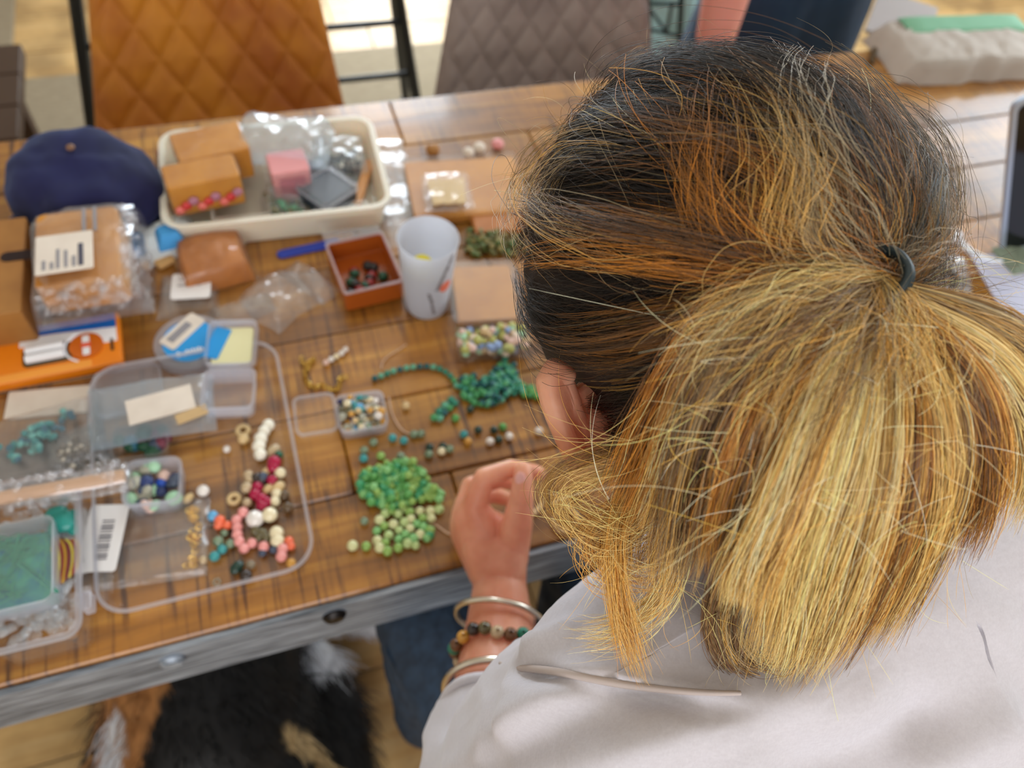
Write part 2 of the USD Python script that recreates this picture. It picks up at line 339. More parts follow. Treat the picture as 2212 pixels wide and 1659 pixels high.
M['linen'] = usdkit.material(stage, L + 'linen', {'g': ('geometry', {}), 'm': ('mapping', {'scale': (900, 900, 260)}), 'n': ('noise_texture', {'scale': 1.0, 'detail': 2.0}), 'm2': ('mapping', {'scale': (260, 260, 900)}), 'n2': ('noise_texture', {'scale': 1.0, 'detail': 2.0}),
    'x': ('mix', {'mix_type': 'mix', 'fac': .5}), 'r': ('rgb_ramp', {'ramp': [(.30, s2l((198, 193, 199))), (.70, s2l((208, 204, 210)))]}), 'b': ('bump', {'strength': .10, 'distance': .0003}),
    'p': ('principled_bsdf', {'roughness': .85, 'sheen_weight': .25})},
    [('g.position', 'm.vector'), ('m.vector', 'n.vector'), ('g.position', 'm2.vector'), ('m2.vector', 'n2.vector'), ('n.fac', 'x.color1'), ('n2.fac', 'x.color2'), ('x.color', 'r.fac'), ('r.color', 'p.base_color'), ('x.color', 'b.height'), ('b.normal', 'p.normal')], surface='p.BSDF')
M['denim'] = mat('denim', (28, 44, 62), .8, var=(90, (42, 62, 84), (1, 1, .3)), bump=(600, .3, .001))
M['navy_cloth'] = mat('navy_cloth', (18, 42, 66), .8, var=(12, (24, 52, 78)))
M['scalp'] = mat('dark_hair_underlayer', (22, 14, 9), .7, var=(50, (40, 25, 14), (1, 1, 1)))
M['hair'] = attr_mat('hair_strands', 'tone', .38, specular_ior_level=.55, diffuse_roughness=.2)
M['fur'] = attr_mat('dog_fur', 'tone', .55)
M['dog'] = attr_mat('dog_coat')
M['screen'] = mat('black_screen', (8, 11, 16), .08)
M['cable'] = mat('white_cable', (226, 232, 240), .35)
M['yarn'] = mat('cream_yarn', (226, 196, 150), .8, bump=(500, .5, .001))
M['thread'] = mat('pale_thread', (206, 170, 140), .5)
M['elastic'] = mat('black_elastic', (24, 40, 44), .5)
M['mint'] = mat('mint_cloth', (186, 222, 222), .7, var=(10, (160, 204, 206)))
M['sheet'] = mat('lavender_white_paper', (214, 216, 240), .6)
M['bag_cloth'] = mat('pale_canvas', (196, 186, 176), .8, var=(10, (178, 166, 154)))
M['bag_green'] = mat('green_print', (120, 176, 140), .7)
M['wool'] = mat('turquoise_wool', (8, 116, 140), .7, var=(55, (70, 160, 130)))
def shade(name, c, rough=.3, **kw):
    if name not in M: M[name] = mat(name, c, rough, **kw)
    return M[name]
# ---------------------------------------------------------------- the room
RX0, RX1, RY0, RY1, RZ = -2.6, 3.2, -2.2, 3.0, 2.6
rng = np.random.default_rng(5)
floor = struct_x('floor')
part('subfloor', bx(RX0, RX1, RY0, RY1, -.06, -.014), M['kraft_pale'], floor, smooth=False)
y = RY0; row = 0
while y < RY1 - .01:
    x = RX0 - rng.uniform(0, 1.2)
    while x < RX1:
        ln = rng.uniform(1.3, 2.1); a, b = max(x, RX0), min(x + ln, RX1)
        if b - a > .05:
            part('plank', mv(rbox(b-a-.003, .197, .014, .0015, .0012, 2), ((a+b)/2, y+.1, -.014)), M['floor_wood'], floor, smooth=False)
        x += ln
    y += .2
def wall(name, boxes): return struct(name, cat(*[bx(*b) for b in boxes]), M['plaster'])
t = .12
wall('wall_back', [(RX0, .32, RY1, RY1+t, 0, RZ), (.92, RX1, RY1, RY1+t, 0, RZ), (.32, .92, RY1, RY1+t, 2.38, RZ), (.32, .92, RY1, RY1+t, 0, .06)])
wall('wall_right', [(RX1, RX1+t, RY0, .45, 0, RZ), (RX1, RX1+t, 2.45, RY1, 0, RZ), (RX1, RX1+t, .45, 2.45, 0, .92), (RX1, RX1+t, .45, 2.45, 2.32, RZ)])
wall('wall_front', [(RX0, -1.5, RY0-t, RY0, 0, RZ), (1.0, RX1, RY0-t, RY0, 0, RZ), (-1.5, 1.0, RY0-t, RY0, 0, 1.1), (-1.5, 1.0, RY0-t, RY0, 2.4, RZ)])
wall('wall_left', [(RX0-t, RX0, RY0, RY1, 0, RZ)])
struct('ceiling', bx(RX0, RX1, RY0, RY1, RZ, RZ+.1), M['ceiling_white'])
def window(name, axis, a0, a1, c, z0, z1, mull):
    w = struct_x(name)
    def B(p0, p1, q0, q1, d0, d1):
        return bx(p0, p1, c+d0, c+d1, q0, q1) if axis == 'x' else bx(c+d0, c+d1, p0, p1, q0, q1)
    f = .05
    part('window_frame', cat(B(a0, a0+f, z0, z1, -.03, .03), B(a1-f, a1, z0, z1, -.03, .03), B(a0+f, a1-f, z0, z0+f, -.03, .03), B(a0+f, a1-f, z1-f, z1, -.03, .03)), M['white_paint'], w, smooth=False)
    xs = np.linspace(a0+f, a1-f, mull+1)
    for k in range(mull):
        part('pane', B(xs[k]+.004, xs[k+1]-.004, z0+f, z1-f, -.004, .004), M['glass'], w, smooth=False)
        if k: part('mullion', B(xs[k]-.02, xs[k]+.02, z0+f, z1-f, -.02, .02), M['white_paint'], w, smooth=False)
window('window_1', 'x', .32, .92, RY1+.05, .06, 2.38, 1)
window('window_2', 'y', .45, 2.45, RX1+.05, .92, 2.32, 2)
window('window_3', 'x', -1.5, 1.0, RY0-.05, 1.1, 2.4, 3)
for nm, b in (('back', (RX0, .30, RY1-.015, RY1, 0, .09)), ('left', (RX0, RX0+.015, RY0, RY1, 0, .09)), ('right', (RX1-.015, RX1, RY0, RY1, 0, .09))):
    struct('baseboard_' + nm, bx(*b), M['white_paint'])
# ceiling lamp over the table
lamp = thing('ceiling_lamp', 'round white ceiling lamp above the wooden table, beyond the top of the photo', 'lamp', (.2, .35, RZ-.07))
part('lamp_shade', lathe([(.0, .0), (.16, .0), (.2, .02), (.21, .07), (0, .07)], 32), M['white_paint'], lamp)
dl = UsdLux.DiskLight.Define(stage, '/World/lamp_light'); dl.CreateRadiusAttr(.19); dl.CreateIntensityAttr(LAMP); dl.CreateColorAttr(Gf.Vec3f(1.0, .80, .55))
dl.AddTranslateOp().Set(Gf.Vec3d(.2, .35, RZ-.075))

# rug and bench on the floor behind the table
single('rug', mv(rbox(2.18, 1.26, .012, .01, .003), (.51, 1.63, 0)), M['rug'], 'grey-beige woven rug on the wooden floor under and behind the far chairs', 'rug')
single('rug', mv(rbox(1.5, .9, .010, .01, .003), (-1.36, 2.90-.45+.03, 0)), M['rug'], 'grey-beige woven rug piece at the upper left corner, beside the low dark bench', 'rug')

# ---------------------------------------------------------------- the table
TX0, TX1, TY0, TY1 = -1.15, 1.95, .266, .977
table = thing('dining_table', 'rustic wooden dining table with sawn board top and brushed steel edge', 'table')
rows = 7; rw = (TY1 - TY0) / rows
joints = {0: [-.62, .127, .80], 1: [-.45, .029, .62, 1.3], 2: [-.8, -.16, .45, 1.1], 3: [-.36, .25, .9], 4: [-.7, .10, .66, 1.45], 5: [-.25, .38, 1.0], 6: [-.55, .2, .85]}
for r in range(rows):
    xs = [TX0] + joints[r] + [TX1]
    for a, b in zip(xs[:-1], xs[1:]):
        hz = rng.uniform(-.0008, .0006)
        part('board', mv(rbox(b-a-.0013, rw-.0013, .032, .002, .0018, 2), ((a+b)/2, TY0+(r+.5)*rw, TZ-.032+min(hz, 0))), M['table_wood'], table, smooth=False)
part('under_frame', cat(bx(TX0, TX1, TY0+.004, TY1-.004, TZ-.045, TZ-.0335)), M['black_metal'], table, smooth=False)
def profile_x(y0, y1):
    return bx(TX0-.004, TX1+.004, y0, y1, TZ-.088, TZ-.006)
ap = part('steel_edge', profile_x(TY0-.006, TY0-.0005), M['steel'], table, smooth=False)
part('steel_edge', profile_x(TY1+.0005, TY1+.006), M['steel'], table, smooth=False)
part('steel_edge', bx(TX0-.006, TX0-.0005, TY0, TY1, TZ-.088, TZ-.006), M['steel'], table, smooth=False)
part('steel_edge', bx(TX1+.0005, TX1+.006, TY0, TY1, TZ-.088, TZ-.006), M['steel'], table, smooth=False)
for px, py, k in ((722, 1328, 0), (372, 1425, 1)):
    q = OnY(px, py, TY0-.006)
    part('bolt', mv(lathe([(0, 0), (.011, 0), (.0115, .002), (.008, .006), (0, .007)], 16), (q[0], TY0-.006, q[2]), rx=math.pi/2), M['bolt'] if k == 0 else M['steel'], table)
for x0 in (TX0+.12, TX1-.2):
    for y0 in (TY0+.03, TY1-.11):
        part('leg', mv(rbox(.08, .08, TZ-.045, .004, .002), (x0+.04, y0+.04, 0)), M['black_metal'], table)

# ---------------------------------------------------------------- chairs
def quilted_back(name, label, cm, c00, c10, c01, c11, pitch, phase, group=None, seat_z=.445):
    """Dining chair: a padded shell quilted in diamonds between four corners (bottom left, bottom right, top left, top right), a seat and four splayed metal legs."""
    t = thing(name, label, 'chair', group=group)
    c00, c10, c01, c11 = (np.array(c, float) for c in (c00, c10, c01, c11))
    up = (c01 + c11 - c00 - c10); side = (c10 + c11 - c00 - c01); nrm = np.cross(side, up); nrm /= np.linalg.norm(nrm)
    if nrm[1] > 0: nrm = -nrm
    nx, ny = 110, 120
    u, v = np.meshgrid(np.linspace(0, 1, nx), np.linspace(0, 1, ny), indexing='ij')
    # rounded upper corners of the shell
    inset = np.where(v > .80, .13*((v-.80)/.20)**2.4, 0)
    uu = inset + u*(1-2*inset)
    P = ((1-uu)*(1-v))[..., None]*c00 + (uu*(1-v))[..., None]*c10 + ((1-uu)*v)[..., None]*c01 + (uu*v)[..., None]*c11
    W = np.linalg.norm(c10-c00); H = np.linalg.norm(c01-c00)
    X, Y = uu*W, v*H
    a = (X/pitch[0] + Y/pitch[1] + phase[0]); b = (X/pitch[0] - Y/pitch[1] + phase[1])
    da = abs(a - np.round(a)); db = abs(b - np.round(b)); dd = np.minimum(da, db)
    q = .0075*(1 - np.exp(-(dd/.13)**1.3))
    rim = np.minimum(np.minimum(u, 1-u)/.06, np.minimum(v, 1-v)/.05); rim = np.clip(rim, 0, 1)
    curve = -.035*(1-(2*u-1)**2)                       # the shell is hollow towards the sitter's back
    nz = (meshkit.fbm(np.stack([X*16, Y*16, np.full_like(X, .3)], -1), 3, 2) - .5)*.004
    front = P + nrm*((.016 + q + nz)*np.sqrt(rim) + curve)[..., None]
    back = P - nrm*((.018)*np.sqrt(rim) - curve)[..., None]
    i, j = np.meshgrid(np.arange(nx-1), np.arange(ny-1), indexing='ij'); k = (i*ny+j).ravel(); N = nx*ny
    f = np.stack([k, k+ny, k+ny+1, k+1], 1)
    bd = np.array(list(range(0, ny)) + [r*ny+ny-1 for r in range(1, nx)] + [(nx-1)*ny+c for c in range(ny-2, -1, -1)] + [r*ny for r in range(nx-2, 0, -1)]); b2 = np.roll(bd, -1)
    part('backrest', cat((np.vstack([front.reshape(-1, 3), back.reshape(-1, 3)]), np.vstack([f[:, ::-1], f + N, np.stack([bd, bd+N, b2+N, b2], 1)]))), cm, t, smooth=True)
    mid = (c00 + c10)/2; sd = side/np.linalg.norm(side); fw = np.array([nrm[0], nrm[1], 0]); fw /= np.linalg.norm(fw); sd = np.array([sd[0], sd[1], 0]); sd /= np.linalg.norm(sd)
    sc = mid + fw*.20; sc[2] = seat_z
    rzs = math.atan2(sd[1], sd[0])
    part('seat', mv(rbox(W*.98, .42, .075, .07, .022, 8), sc - [0, 0, .035], rzs), cm, t)
    part('backrest_bracket', tube([mid + fw*.0 + [0, 0, .06], mid + [0, 0, -.06], sc + [0, 0, -.045]], .018, 8, 10), M['black_metal'], t)
    for sx in (-1, 1):
        for sf in (-1, 1):
            top = sc + sd*sx*W*.33 + fw*sf*.14 + [0, 0, -.035]; bot = sc + sd*sx*W*.46 + fw*sf*.21; bot[2] = .0165
            part('leg', tube([top, bot], [.014, .010], 10), M['black_metal'], t)
    return t
# corners from the photograph: on an upright plane a little behind the table, leaning back
def ext(a, b, z0, z1):
    """The line a-b continued to heights z0 and z1."""
    g = lambda z: a + (b-a)*((z-a[2])/(b[2]-a[2])); return g(z0), g(z1)
bl, tl = ext(OnY(205, 270, 1.265), OnY(190, 0, 1.335), .44, .86); br, tr = ext(OnY(742, 220, 1.255), OnY(692, 0, 1.325), .44, .86)
quilted_back('dining_chair', 'ochre yellow velvet dining chair with diamond-quilted backrest, across the table behind the navy cap', M['ochre'], bl, br, tl, tr, (.0835, .108), (.40, .62))
bl, tl = ext(OnY(938, 203, 1.265), OnY(972, 0, 1.335), .44, .82); br, tr = ext(OnY(1412, 160, 1.255), OnY(1400, 0, 1.325), .44, .82)
quilted_back('dining_chair', 'grey-brown velvet dining chair with diamond-quilted backrest, across the table right of the ochre one', M['grey_velvet'], bl, br, tl, tr, (.0765, .088), (.52, .02))

# black metal trestle behind the ochre chair
Yr = 1.7
rack = thing('metal_trestle', 'black metal trestle frame with two rungs, standing on the rug behind the ochre chair', 'trestle')
def up_to(a, b, z): return a + (b-a)*((z-a[2])/(b[2]-a[2]))
l0, l1 = OnY(163, 0, Yr), OnY(196, 255, Yr); r0, r1 = OnY(862, 0, Yr), OnY(898, 208, Yr)
LT, LB, RT, RB = up_to(l0, l1, .74), up_to(l0, l1, .025), up_to(r0, r1, .74), up_to(r0, r1, .025)
part('post', tube([LB, LT], .0135, 8), M['black_metal'], rack); part('post', tube([RB, RT], .0135, 8), M['black_metal'], rack)
for z in (.435, .297):
    part('rung', tube([up_to(l0, l1, z), up_to(r0, r1, z)], .0075, 8), M['black_metal'], rack)
part('top_rail', tube([LT - [.02, 0, 0], RT + [.02, 0, 0]], .016, 8), M['black_metal'], rack)
for sgn, P0 in ((-1, LB), (1, RB)):
    part('foot', mv(rbox(.03, .36, .024, .008, .003), (P0[0], P0[1]+.09, .012)), M['black_metal'], rack)
    part('brace', tube([P0 + [0, .24, .01], up_to(P0, LT if sgn < 0 else RT, .66)], .012, 8), M['black_metal'], rack)

# low dark bench at the left, its top cut off by the frame
bz = .36
nr, fa = T(24, 300, bz), T(58, 92, bz)
bench = thing('low_bench', 'low dark brown wooden bench at the left edge, on the floor beyond the table', 'bench')
for k in range(3):
    y0 = nr[1] + (fa[1]-nr[1])*k/3; y1 = nr[1] + (fa[1]-nr[1])*(k+1)/3
    part('board', mv(rbox(.62, y1-y0-.004, .03, .003, .002), ((nr[0]+fa[0])/2-.31, (y0+y1)/2, bz-.03)), shade('bench_brown', (64, 40, 18), .6), bench)
for sx in (-.56, -.06):
    for yy in (nr[1]+.05, fa[1]-.05):
        part('leg', mv(rbox(.045, .045, bz-.043, .003, .002), ((nr[0]+fa[0])/2+sx, yy, .013)), M['bench_brown'], bench)
# ---------------------------------------------------------------- things on the table, far row first
def on(px, py, z=TZ): return T(px, py, z)
def ang(p, q, z=TZ):
    a, b = T(*p, z), T(*q, z); return math.atan2(b[1]-a[1], b[0]-a[0])
EPS = .0006

def bead_fill(label, o, w, d, rz, z, n, r, cols, zr, seed):
    """The small beads that fill a box, too many to pick apart: one thing, a joined part for each tone."""
    R = random.Random(seed); c, s = math.cos(rz), math.sin(rz); t = thing('bead_fill', label, 'beads', kind='stuff'); by = {}
    for k in range(n):
        x, yy = R.uniform(-.44, .44)*w, R.uniform(-.44, .44)*d
        by.setdefault(R.randrange(len(cols)), []).append(mv(ico(r*R.uniform(.75, 1.2), 1, (1, R.uniform(.7, 1), .8)), (o[0]+x*c-yy*s, o[1]+x*s+yy*c, z+r*.85+R.uniform(0, zr)), rz=R.uniform(0, 3)))
    for k in sorted(by): part('beads', cat(*by[k]), cols[k], t, smooth=True, kind='stuff')
# navy cap: soft crown with panels, band and curved peak
def cap_crown():
    n, m = 64, 26
    th = np.arange(n)*2*np.pi/n; rows_ = []
    for k in range(m+1):
        s = k/m
        if s < .22: r = .088 + .010*(s/.22); z = .004 + .030*(s/.22)
        else:
            q = (s-.22)/.78; r = .104*max(math.cos(q*math.pi/2), 0)**.62 + .0; z = .034 + .082*math.sin(q*math.pi/2)**.9
        puff = 1 + .035*np.cos(8*th)*(0 if s < .22 else math.sin(min(1, (s-.22)/.78)*math.pi))
        p = np.column_stack([r*puff*np.cos(th)*1.06, r*puff*np.sin(th)*.92, np.full(n, z)])
        nz = meshkit.fbm(p*16 + 3, 3, 4) - .5
        p *= (1 + nz[:, None]*.22); p[:, 2] -= .016*np.exp(-((p[:, 0]-.02)**2 + (p[:, 1]+.05)**2)/.0022)*(s > .3)
        rows_.append(p)
    return loft(rows_)
capc = T(188, 425, TZ+.055)
CAPS = .80
cap = thing('cap', 'navy blue felt cap with soft crown and curved peak, behind the bubble-wrapped package', 'cap', (capc[0]-.004, capc[1]+.030, TZ+EPS), math.radians(-20))
part('crown', mv(cap_crown(), s=CAPS), M['navy'], cap, smooth=True)
part('button', mv(mv(ico(.006, 2, (1, 1, .6)), (-.005, .012, .116)), s=CAPS), shade('tan_button', (120, 84, 60), .6), cap, smooth=True)
u_, v_ = np.meshgrid(np.linspace(-1, 1, 26), np.linspace(0, 1, 8), indexing='ij')
a_ = u_*1.15; rr_ = .086 + .055*v_*np.cos(u_*1.45)
pk = np.stack([-rr_*np.cos(a_)*1.06, rr_*np.sin(a_)*.92*1.0, .018 + .006*(1-u_**2) - .012*v_], -1)
i_, j_ = np.meshgrid(np.arange(25), np.arange(7), indexing='ij'); k_ = (i_*8+j_).ravel(); f_ = np.stack([k_, k_+8, k_+9, k_+1], 1)
pv = np.vstack([pk.reshape(-1, 3), pk.reshape(-1, 3) - [0, 0, .004]]); N_ = 26*8
bd_ = np.array(list(range(8)) + [r*8+7 for r in range(1, 26)] + [25*8+c for c in range(6, -1, -1)] + [r*8 for r in range(24, 0, -1)]); b2_ = np.roll(bd_, -1)
part('peak', mv((pv, np.vstack([f_, f_[:, ::-1]+N_, np.stack([bd_, b2_, b2_+N_, bd_+N_], 1)])), rz=math.radians(55), s=CAPS), M['navy'], cap, smooth=True)
part('band', mv(lathe([(.0875, .001), (.0915, .002), (.0955, .022), (.0925, .026), (.086, .012)], 48), s=CAPS), M['navy'], cap)

# cream bin with supplies
o, w, d, rz = fr((362, 486), (838, 436), (385, 330), TZ+.03)
BINH = .045; d = max(d, .17)
bin_o, bin_r = o, rz
bin_ = thing('supply_bin', 'shallow cream plastic bin full of craft packets, right of the navy cap', 'bin', (*o, TZ+EPS), rz)
part('tub', open_box(w, d, BINH, .022, .003, .008, .004, 7), M['white_bin'], bin_)
BZ = TZ+EPS+.0042
def kraft_box(label, A, B, Cc, ztop, h, m, cat_='box', window=None, name='card_box', band=None, film=True):
    o, w, d, rz = fr(A, B, Cc, ztop)
    t = thing(name, label, cat_, (*o, ztop-h), rz)
    part('body', rbox(w-.002, d-.002, h-.001, .004, .002), m, t)
    if band:
        part('band', cat(mv(rbox(w*.86, .0015, h*.62, .0006, .0004, 2), (0, -d/2-.0004, h*.18))), band, t)
    if film: part('film', rbox(w+.0018, d+.0016, h+.0008, .006, .003), M['film'], t)
    return t, o, w, d, rz
kraft_box('orange-brown card packet in film, farther of the two stacked in the cream bin', (385, 352), (541, 318), (385, 282), TZ+.075, .046, M['kraft'], 'packet', name='card_packet')
t2, o2, w2, d2, r2 = kraft_box('orange-brown card packet with a red bead band, nearer of two in the cream bin', (357, 408), (520, 376), (362, 352), TZ+.075, .046, M['kraft'], 'packet', name='card_packet')
for k in range(9):
    part('bead', mv(ico(.006, 1, (1, .6, 1)), (-w2*.40 + k*w2*.1, -d2/2-.0015, .012 + .010*((k*7) % 3)/2)), shade(('bead_rose', 'bead_red', 'bead_mauve')[k % 3], ((222, 110, 100), (200, 50, 50), (170, 110, 130))[k % 3]), t2)
oc = T(545, 400, BZ+.02)
single('divider_box', mv(open_box(.068, .11, .03, .004, .0015), (0, 0, 0)), M['milky'], 'milky empty divider box beside the orange-brown packets in the cream bin', 'box', (*T(520, 425, BZ+.01)[:2], BZ), bin_r)
single('zip_bag', pillow(.115, .075, .030, .006, 3), M['bag_blue'], 'crumpled bluish clear zip bag lying over the far rim of the cream bin', 'bag', (*T(612, 296, TZ+.06)[:2], TZ+.046), bin_r-.25)
pc = T(620, 345, BZ+.055); pkc = thing('card_cube', 'small pale pink card packet standing among the bags in the cream bin', 'packet', (*pc[:2], BZ+.008), bin_r+.1)
part('body', rbox(.046, .040, .045, .003, .001), M['pink_card'], pkc); part('sleeve', rbox(.050, .044, .043, .003, .001), M['bag'], pkc)
part('front_print', mv(rbox(.03, .0012, .028, .0005, .0003, 2), (0, -.0227, .008)), shade('dull_rose', (176, 110, 120), .5), pkc)
ob = T(608, 412, BZ+.04); obg = thing('bead_bag', 'small clear bag of olive and green beads at the front of the cream bin', 'bag', (*ob[:2], BZ), bin_r+.08)
part('pouch', pillow(.052, .058, .034, .003, 8), M['bag'], obg)
rg = random.Random(11)
for k in range(34):
    part('bead', mv(ico(.0045, 1), (rg.uniform(-.019, .019), rg.uniform(-.021, .021), rg.uniform(.005, .019))), M['olive'] if k % 3 else shade('bead_jade', (60, 160, 110)), obg)
lc = T(705, 395, BZ+.04); lid = thing('bead_box', 'dark blue-grey box with a see-through lid, tilted at the front right of the cream bin', 'box', (*lc[:2], BZ+.012), bin_r+.62)
part('base', rbox(.054, .054, .018, .006, .001), M['dark_grey'], lid); part('lid', mv(open_box(.057, .057, .012, .007, .0015), (0, 0, .0305), rx=math.pi), M['clear'], lid)
part('lid_rim', mv(loft([at_z(rrect(.057, .057, .007), .018), at_z(rrect(.058, .058, .007), .020), at_z(rrect(.053, .053, .005), .021), at_z(rrect(.053, .053, .005), .018)], False, False)), M['frost'], lid)
single('bead_sack', pillow(.085, .06, .022, .004, 14, edge=.3), M['black_blue'], 'shiny blue-black bag of beads under the dark box in the cream bin', 'bag', (*T(672, 385, BZ+.01)[:2], BZ), bin_r+.3)
db = T(733, 322, BZ+.03); dbg = thing('bead_bag', 'clear bag of dark metallic beads at the far right of the cream bin', 'bag', (*db[:2], BZ+.004), bin_r)
part('pouch', pillow(.07, .075, .03, .004, 21), M['bag_blue'], dbg)
for k in range(40):
    part('bead', mv(ico(.0042, 1), (rg.uniform(-.026, .026), rg.uniform(-.03, .006), rg.uniform(.006, .020))), shade('bead_dark_bronze', (84, 70, 54), .25, metallic=.6) if k % 4 else M['silver'], dbg)
single('wood_stick', mv(rbox(.012, .085, .004, .003, .001), (0, 0, 0)), M['wood_orange'], 'orange-brown wooden stick leaning at the right end of the cream bin', 'stick', (*T(783, 372, BZ+.03)[:2], BZ+.012), bin_r-.35)
single('cotton_ball', mv(ico(.013, 3), (0, 0, .012)), M['paper'], 'white cotton ball beside the farther orange-brown packet', 'cotton ball', (*T(376, 335, TZ+.01)[:2], TZ+EPS))
single('bead', mv(ico(.007, 2), (0, 0, .007)), shade('bead_deep_red', (150, 20, 20)), 'dark red bead between the navy cap and the cotton ball', 'bead', (*T(352, 334, TZ+.007)[:2], TZ+EPS))

# far right flat bags, kraft box with wooden sticks
single('zip_bag', pillow(.06, .155, .008, .003, 31), M['bag'], 'long flat clear zip bag between the cream bin and the brown-lined box', 'bag', (*T(836, 385, TZ)[:2], TZ+EPS), ang((845, 450), (818, 300))-math.pi/2)
single('zip_bag', pillow(.085, .07, .006, .003, 33), M['bag'], 'flat clear zip bag lying just behind the frosted cup', 'bag', (*T(852, 492, TZ)[:2], TZ+EPS), .1)
o, w, d, rz = fr((893, 466), (1150, 448), (884, 338), TZ+.02)
kb = thing('display_box', 'flat clear box lined with brown card, behind the frosted cup', 'box', (*o, TZ+EPS), rz)
part('card', rbox(w-.004, d-.004, .012, .003, .001), M['kraft'], kb); part('cover', rbox(w, d, .020, .005, .002), M['clear'], kb)
sb = T(968, 412, TZ+.024); sbag = thing('stick_bag', 'small clear bag of pale wooden sticks lying on the brown-lined box', 'bag', (*sb[:2], TZ+.0215), ang((935, 455), (922, 380), TZ+.02)-math.pi/2)
part('pouch', pillow(.062, .066, .0075, .0012, 41), M['bag'], sbag)
for k in range(8):
    part('stick', mv(rbox(.0052, .046, .0035, .001, .0006, 2), (-.021+k*.0056, .001*(k % 3)-.004, .0018), rz=-.02*k+.06), M['wood_stick'], sbag)
for (px, py, r, mm, lb) in ((935, 322, .010, 'kraft_pale', 'pale brown wooden bead, leftmost behind the brown-lined box'), (1012, 328, .008, 'paper_warm', 'cream shell bead behind the brown-lined box'), (1036, 318, .009, 'paper_warm', 'large cream shell bead between two others behind the brown-lined box'), (1075, 310, .009, 'pink_card', 'pale pink bead, rightmost behind the brown-lined box')):
    single('bead', mv(ico(r, 2, (1, 1, .8)), (0, 0, r*.8)), M[mm], lb, 'bead', (*T(px, py, TZ+r)[:2], TZ+EPS), smooth=True)
# olive pile and brown packet right of the cup
def pile(name, label, cat_, region, n, r, cols, z0=TZ, heap=0.0, seed=1, spread=.0):
    R = random.Random(seed)
    t = thing(name, label, cat_)
    P = np.array([T(*p, z0)[:2] for p in region])
    from shapely.geometry import Polygon, Point
    pg = Polygon(P); cx0, cy0, cx1, cy1 = pg.bounds; k = 0; c = np.array(pg.centroid.coords[0]); S = max(cx1-cx0, cy1-cy0)/2
    while k < n:
        q = (R.uniform(cx0, cx1), R.uniform(cy0, cy1))
        if not pg.contains(Point(q)): continue
        hh = max(0, 1 - math.hypot(q[0]-c[0], q[1]-c[1])/S)*heap*R.random()
        part('bead', mv(bead_mesh(r*R.uniform(.85, 1.1), n=10), (q[0], q[1], z0 + r + hh), rx=R.uniform(0, 3), ry=R.uniform(0, 3)), cols[R.randrange(len(cols))], t, smooth=True)
        k += 1
    return t
pile('bead_strand', 'tangled strand of small olive green beads right of the frosted cup', 'beads', [(1005, 556), (1100, 562), (1140, 545), (1120, 515), (1040, 505), (1005, 500)], 120, .0035, [M['olive'], shade('bead_moss', (92, 112, 58)), shade('bead_khaki', (140, 126, 70))], heap=.014, seed=5)
o, w, d, rz = fr((1000, 535), (1110, 525), (1000, 490), TZ+.012)
single('card_packet', rbox(w, d, .010, .004, .002), M['kraft_copper'], 'flat copper-brown packet behind the frosted cup and the olive beads', 'packet', (*T(1075, 478, TZ+.01)[:2], TZ+EPS), rz)
# frosted cup
cu = T(932, 688, TZ); cup = thing('cup', 'tall frosted plastic cup with grey lettering and a coral spot', 'cup', (cu[0], cu[1]+.022, TZ+EPS))
CH = .110
cwl = part('wall', lathe([(0, .001), (.0235, 0), (.0245, .002), (.0328, CH-.003), (.0338, CH-.001), (.0333, CH), (.0321, CH-.001), (.0232, .005), (.0, .004)], 56), M['cup'], cup, smooth=50)
part('lemon_slice', mv(lathe([(0, 0), (.012, 0), (.0125, .002), (.012, .004), (0, .004)], 20), (-.008, -.006, .074), rx=.5), shade('lemon', (240, 226, 60), .4), cup)
def cup_r(z): return .0245 + (.0328-.0245)*z/CH + .0004
def on_cup(m, phi, z, tilt):
    """Wraps flat lettering on the cup: x along the wall, y up."""
    v, f = m; c, s = math.cos(tilt), math.sin(tilt)
    x = v[:, 0]*c - v[:, 1]*s; yy = v[:, 0]*s + v[:, 1]*c
    zz = z + yy; r = cup_r(zz) + v[:, 2]; a = phi + x/cup_r(z)
    return np.column_stack([r*np.cos(a), r*np.sin(a), zz]), f
def bar_flat(L_, w_, n=16):
    x = np.linspace(0, L_, n); P = [np.array([[q, -w_/2, 0], [q, w_/2, 0], [q, w_/2, .0005], [q, -w_/2, .0005]]) for q in x]
    return loft(P)
PH = math.radians(-84)
R_ = random.Random(3)
def squiggle(L_, h_):
    ms, x = [], 0
    while x < L_:
        q = R_.uniform(.0018, .0035); ms.append(mv(bar_flat(q, h_*R_.uniform(.5, 1), 3), (x, R_.uniform(-.3, .3)*h_*.4, 0))); x += q + .0008
    return cat(*ms)
part('lettering', on_cup(squiggle(.052, .005), PH, .055, 1.25), M['ink_grey'], cwl, smooth=False)
part('lettering', on_cup(squiggle(.040, .004), PH-.02, .012, 1.75), M['ink_grey'], cwl, smooth=False)
part('coral_mark', on_cup(mv((lambda m: (m[0]*[1, 1, .02], m[1]))(ico(.0085, 3)), (0.012, .0, 0)), PH, .056, 0), shade('coral_print', (236, 122, 96), .5), cwl, smooth=False)

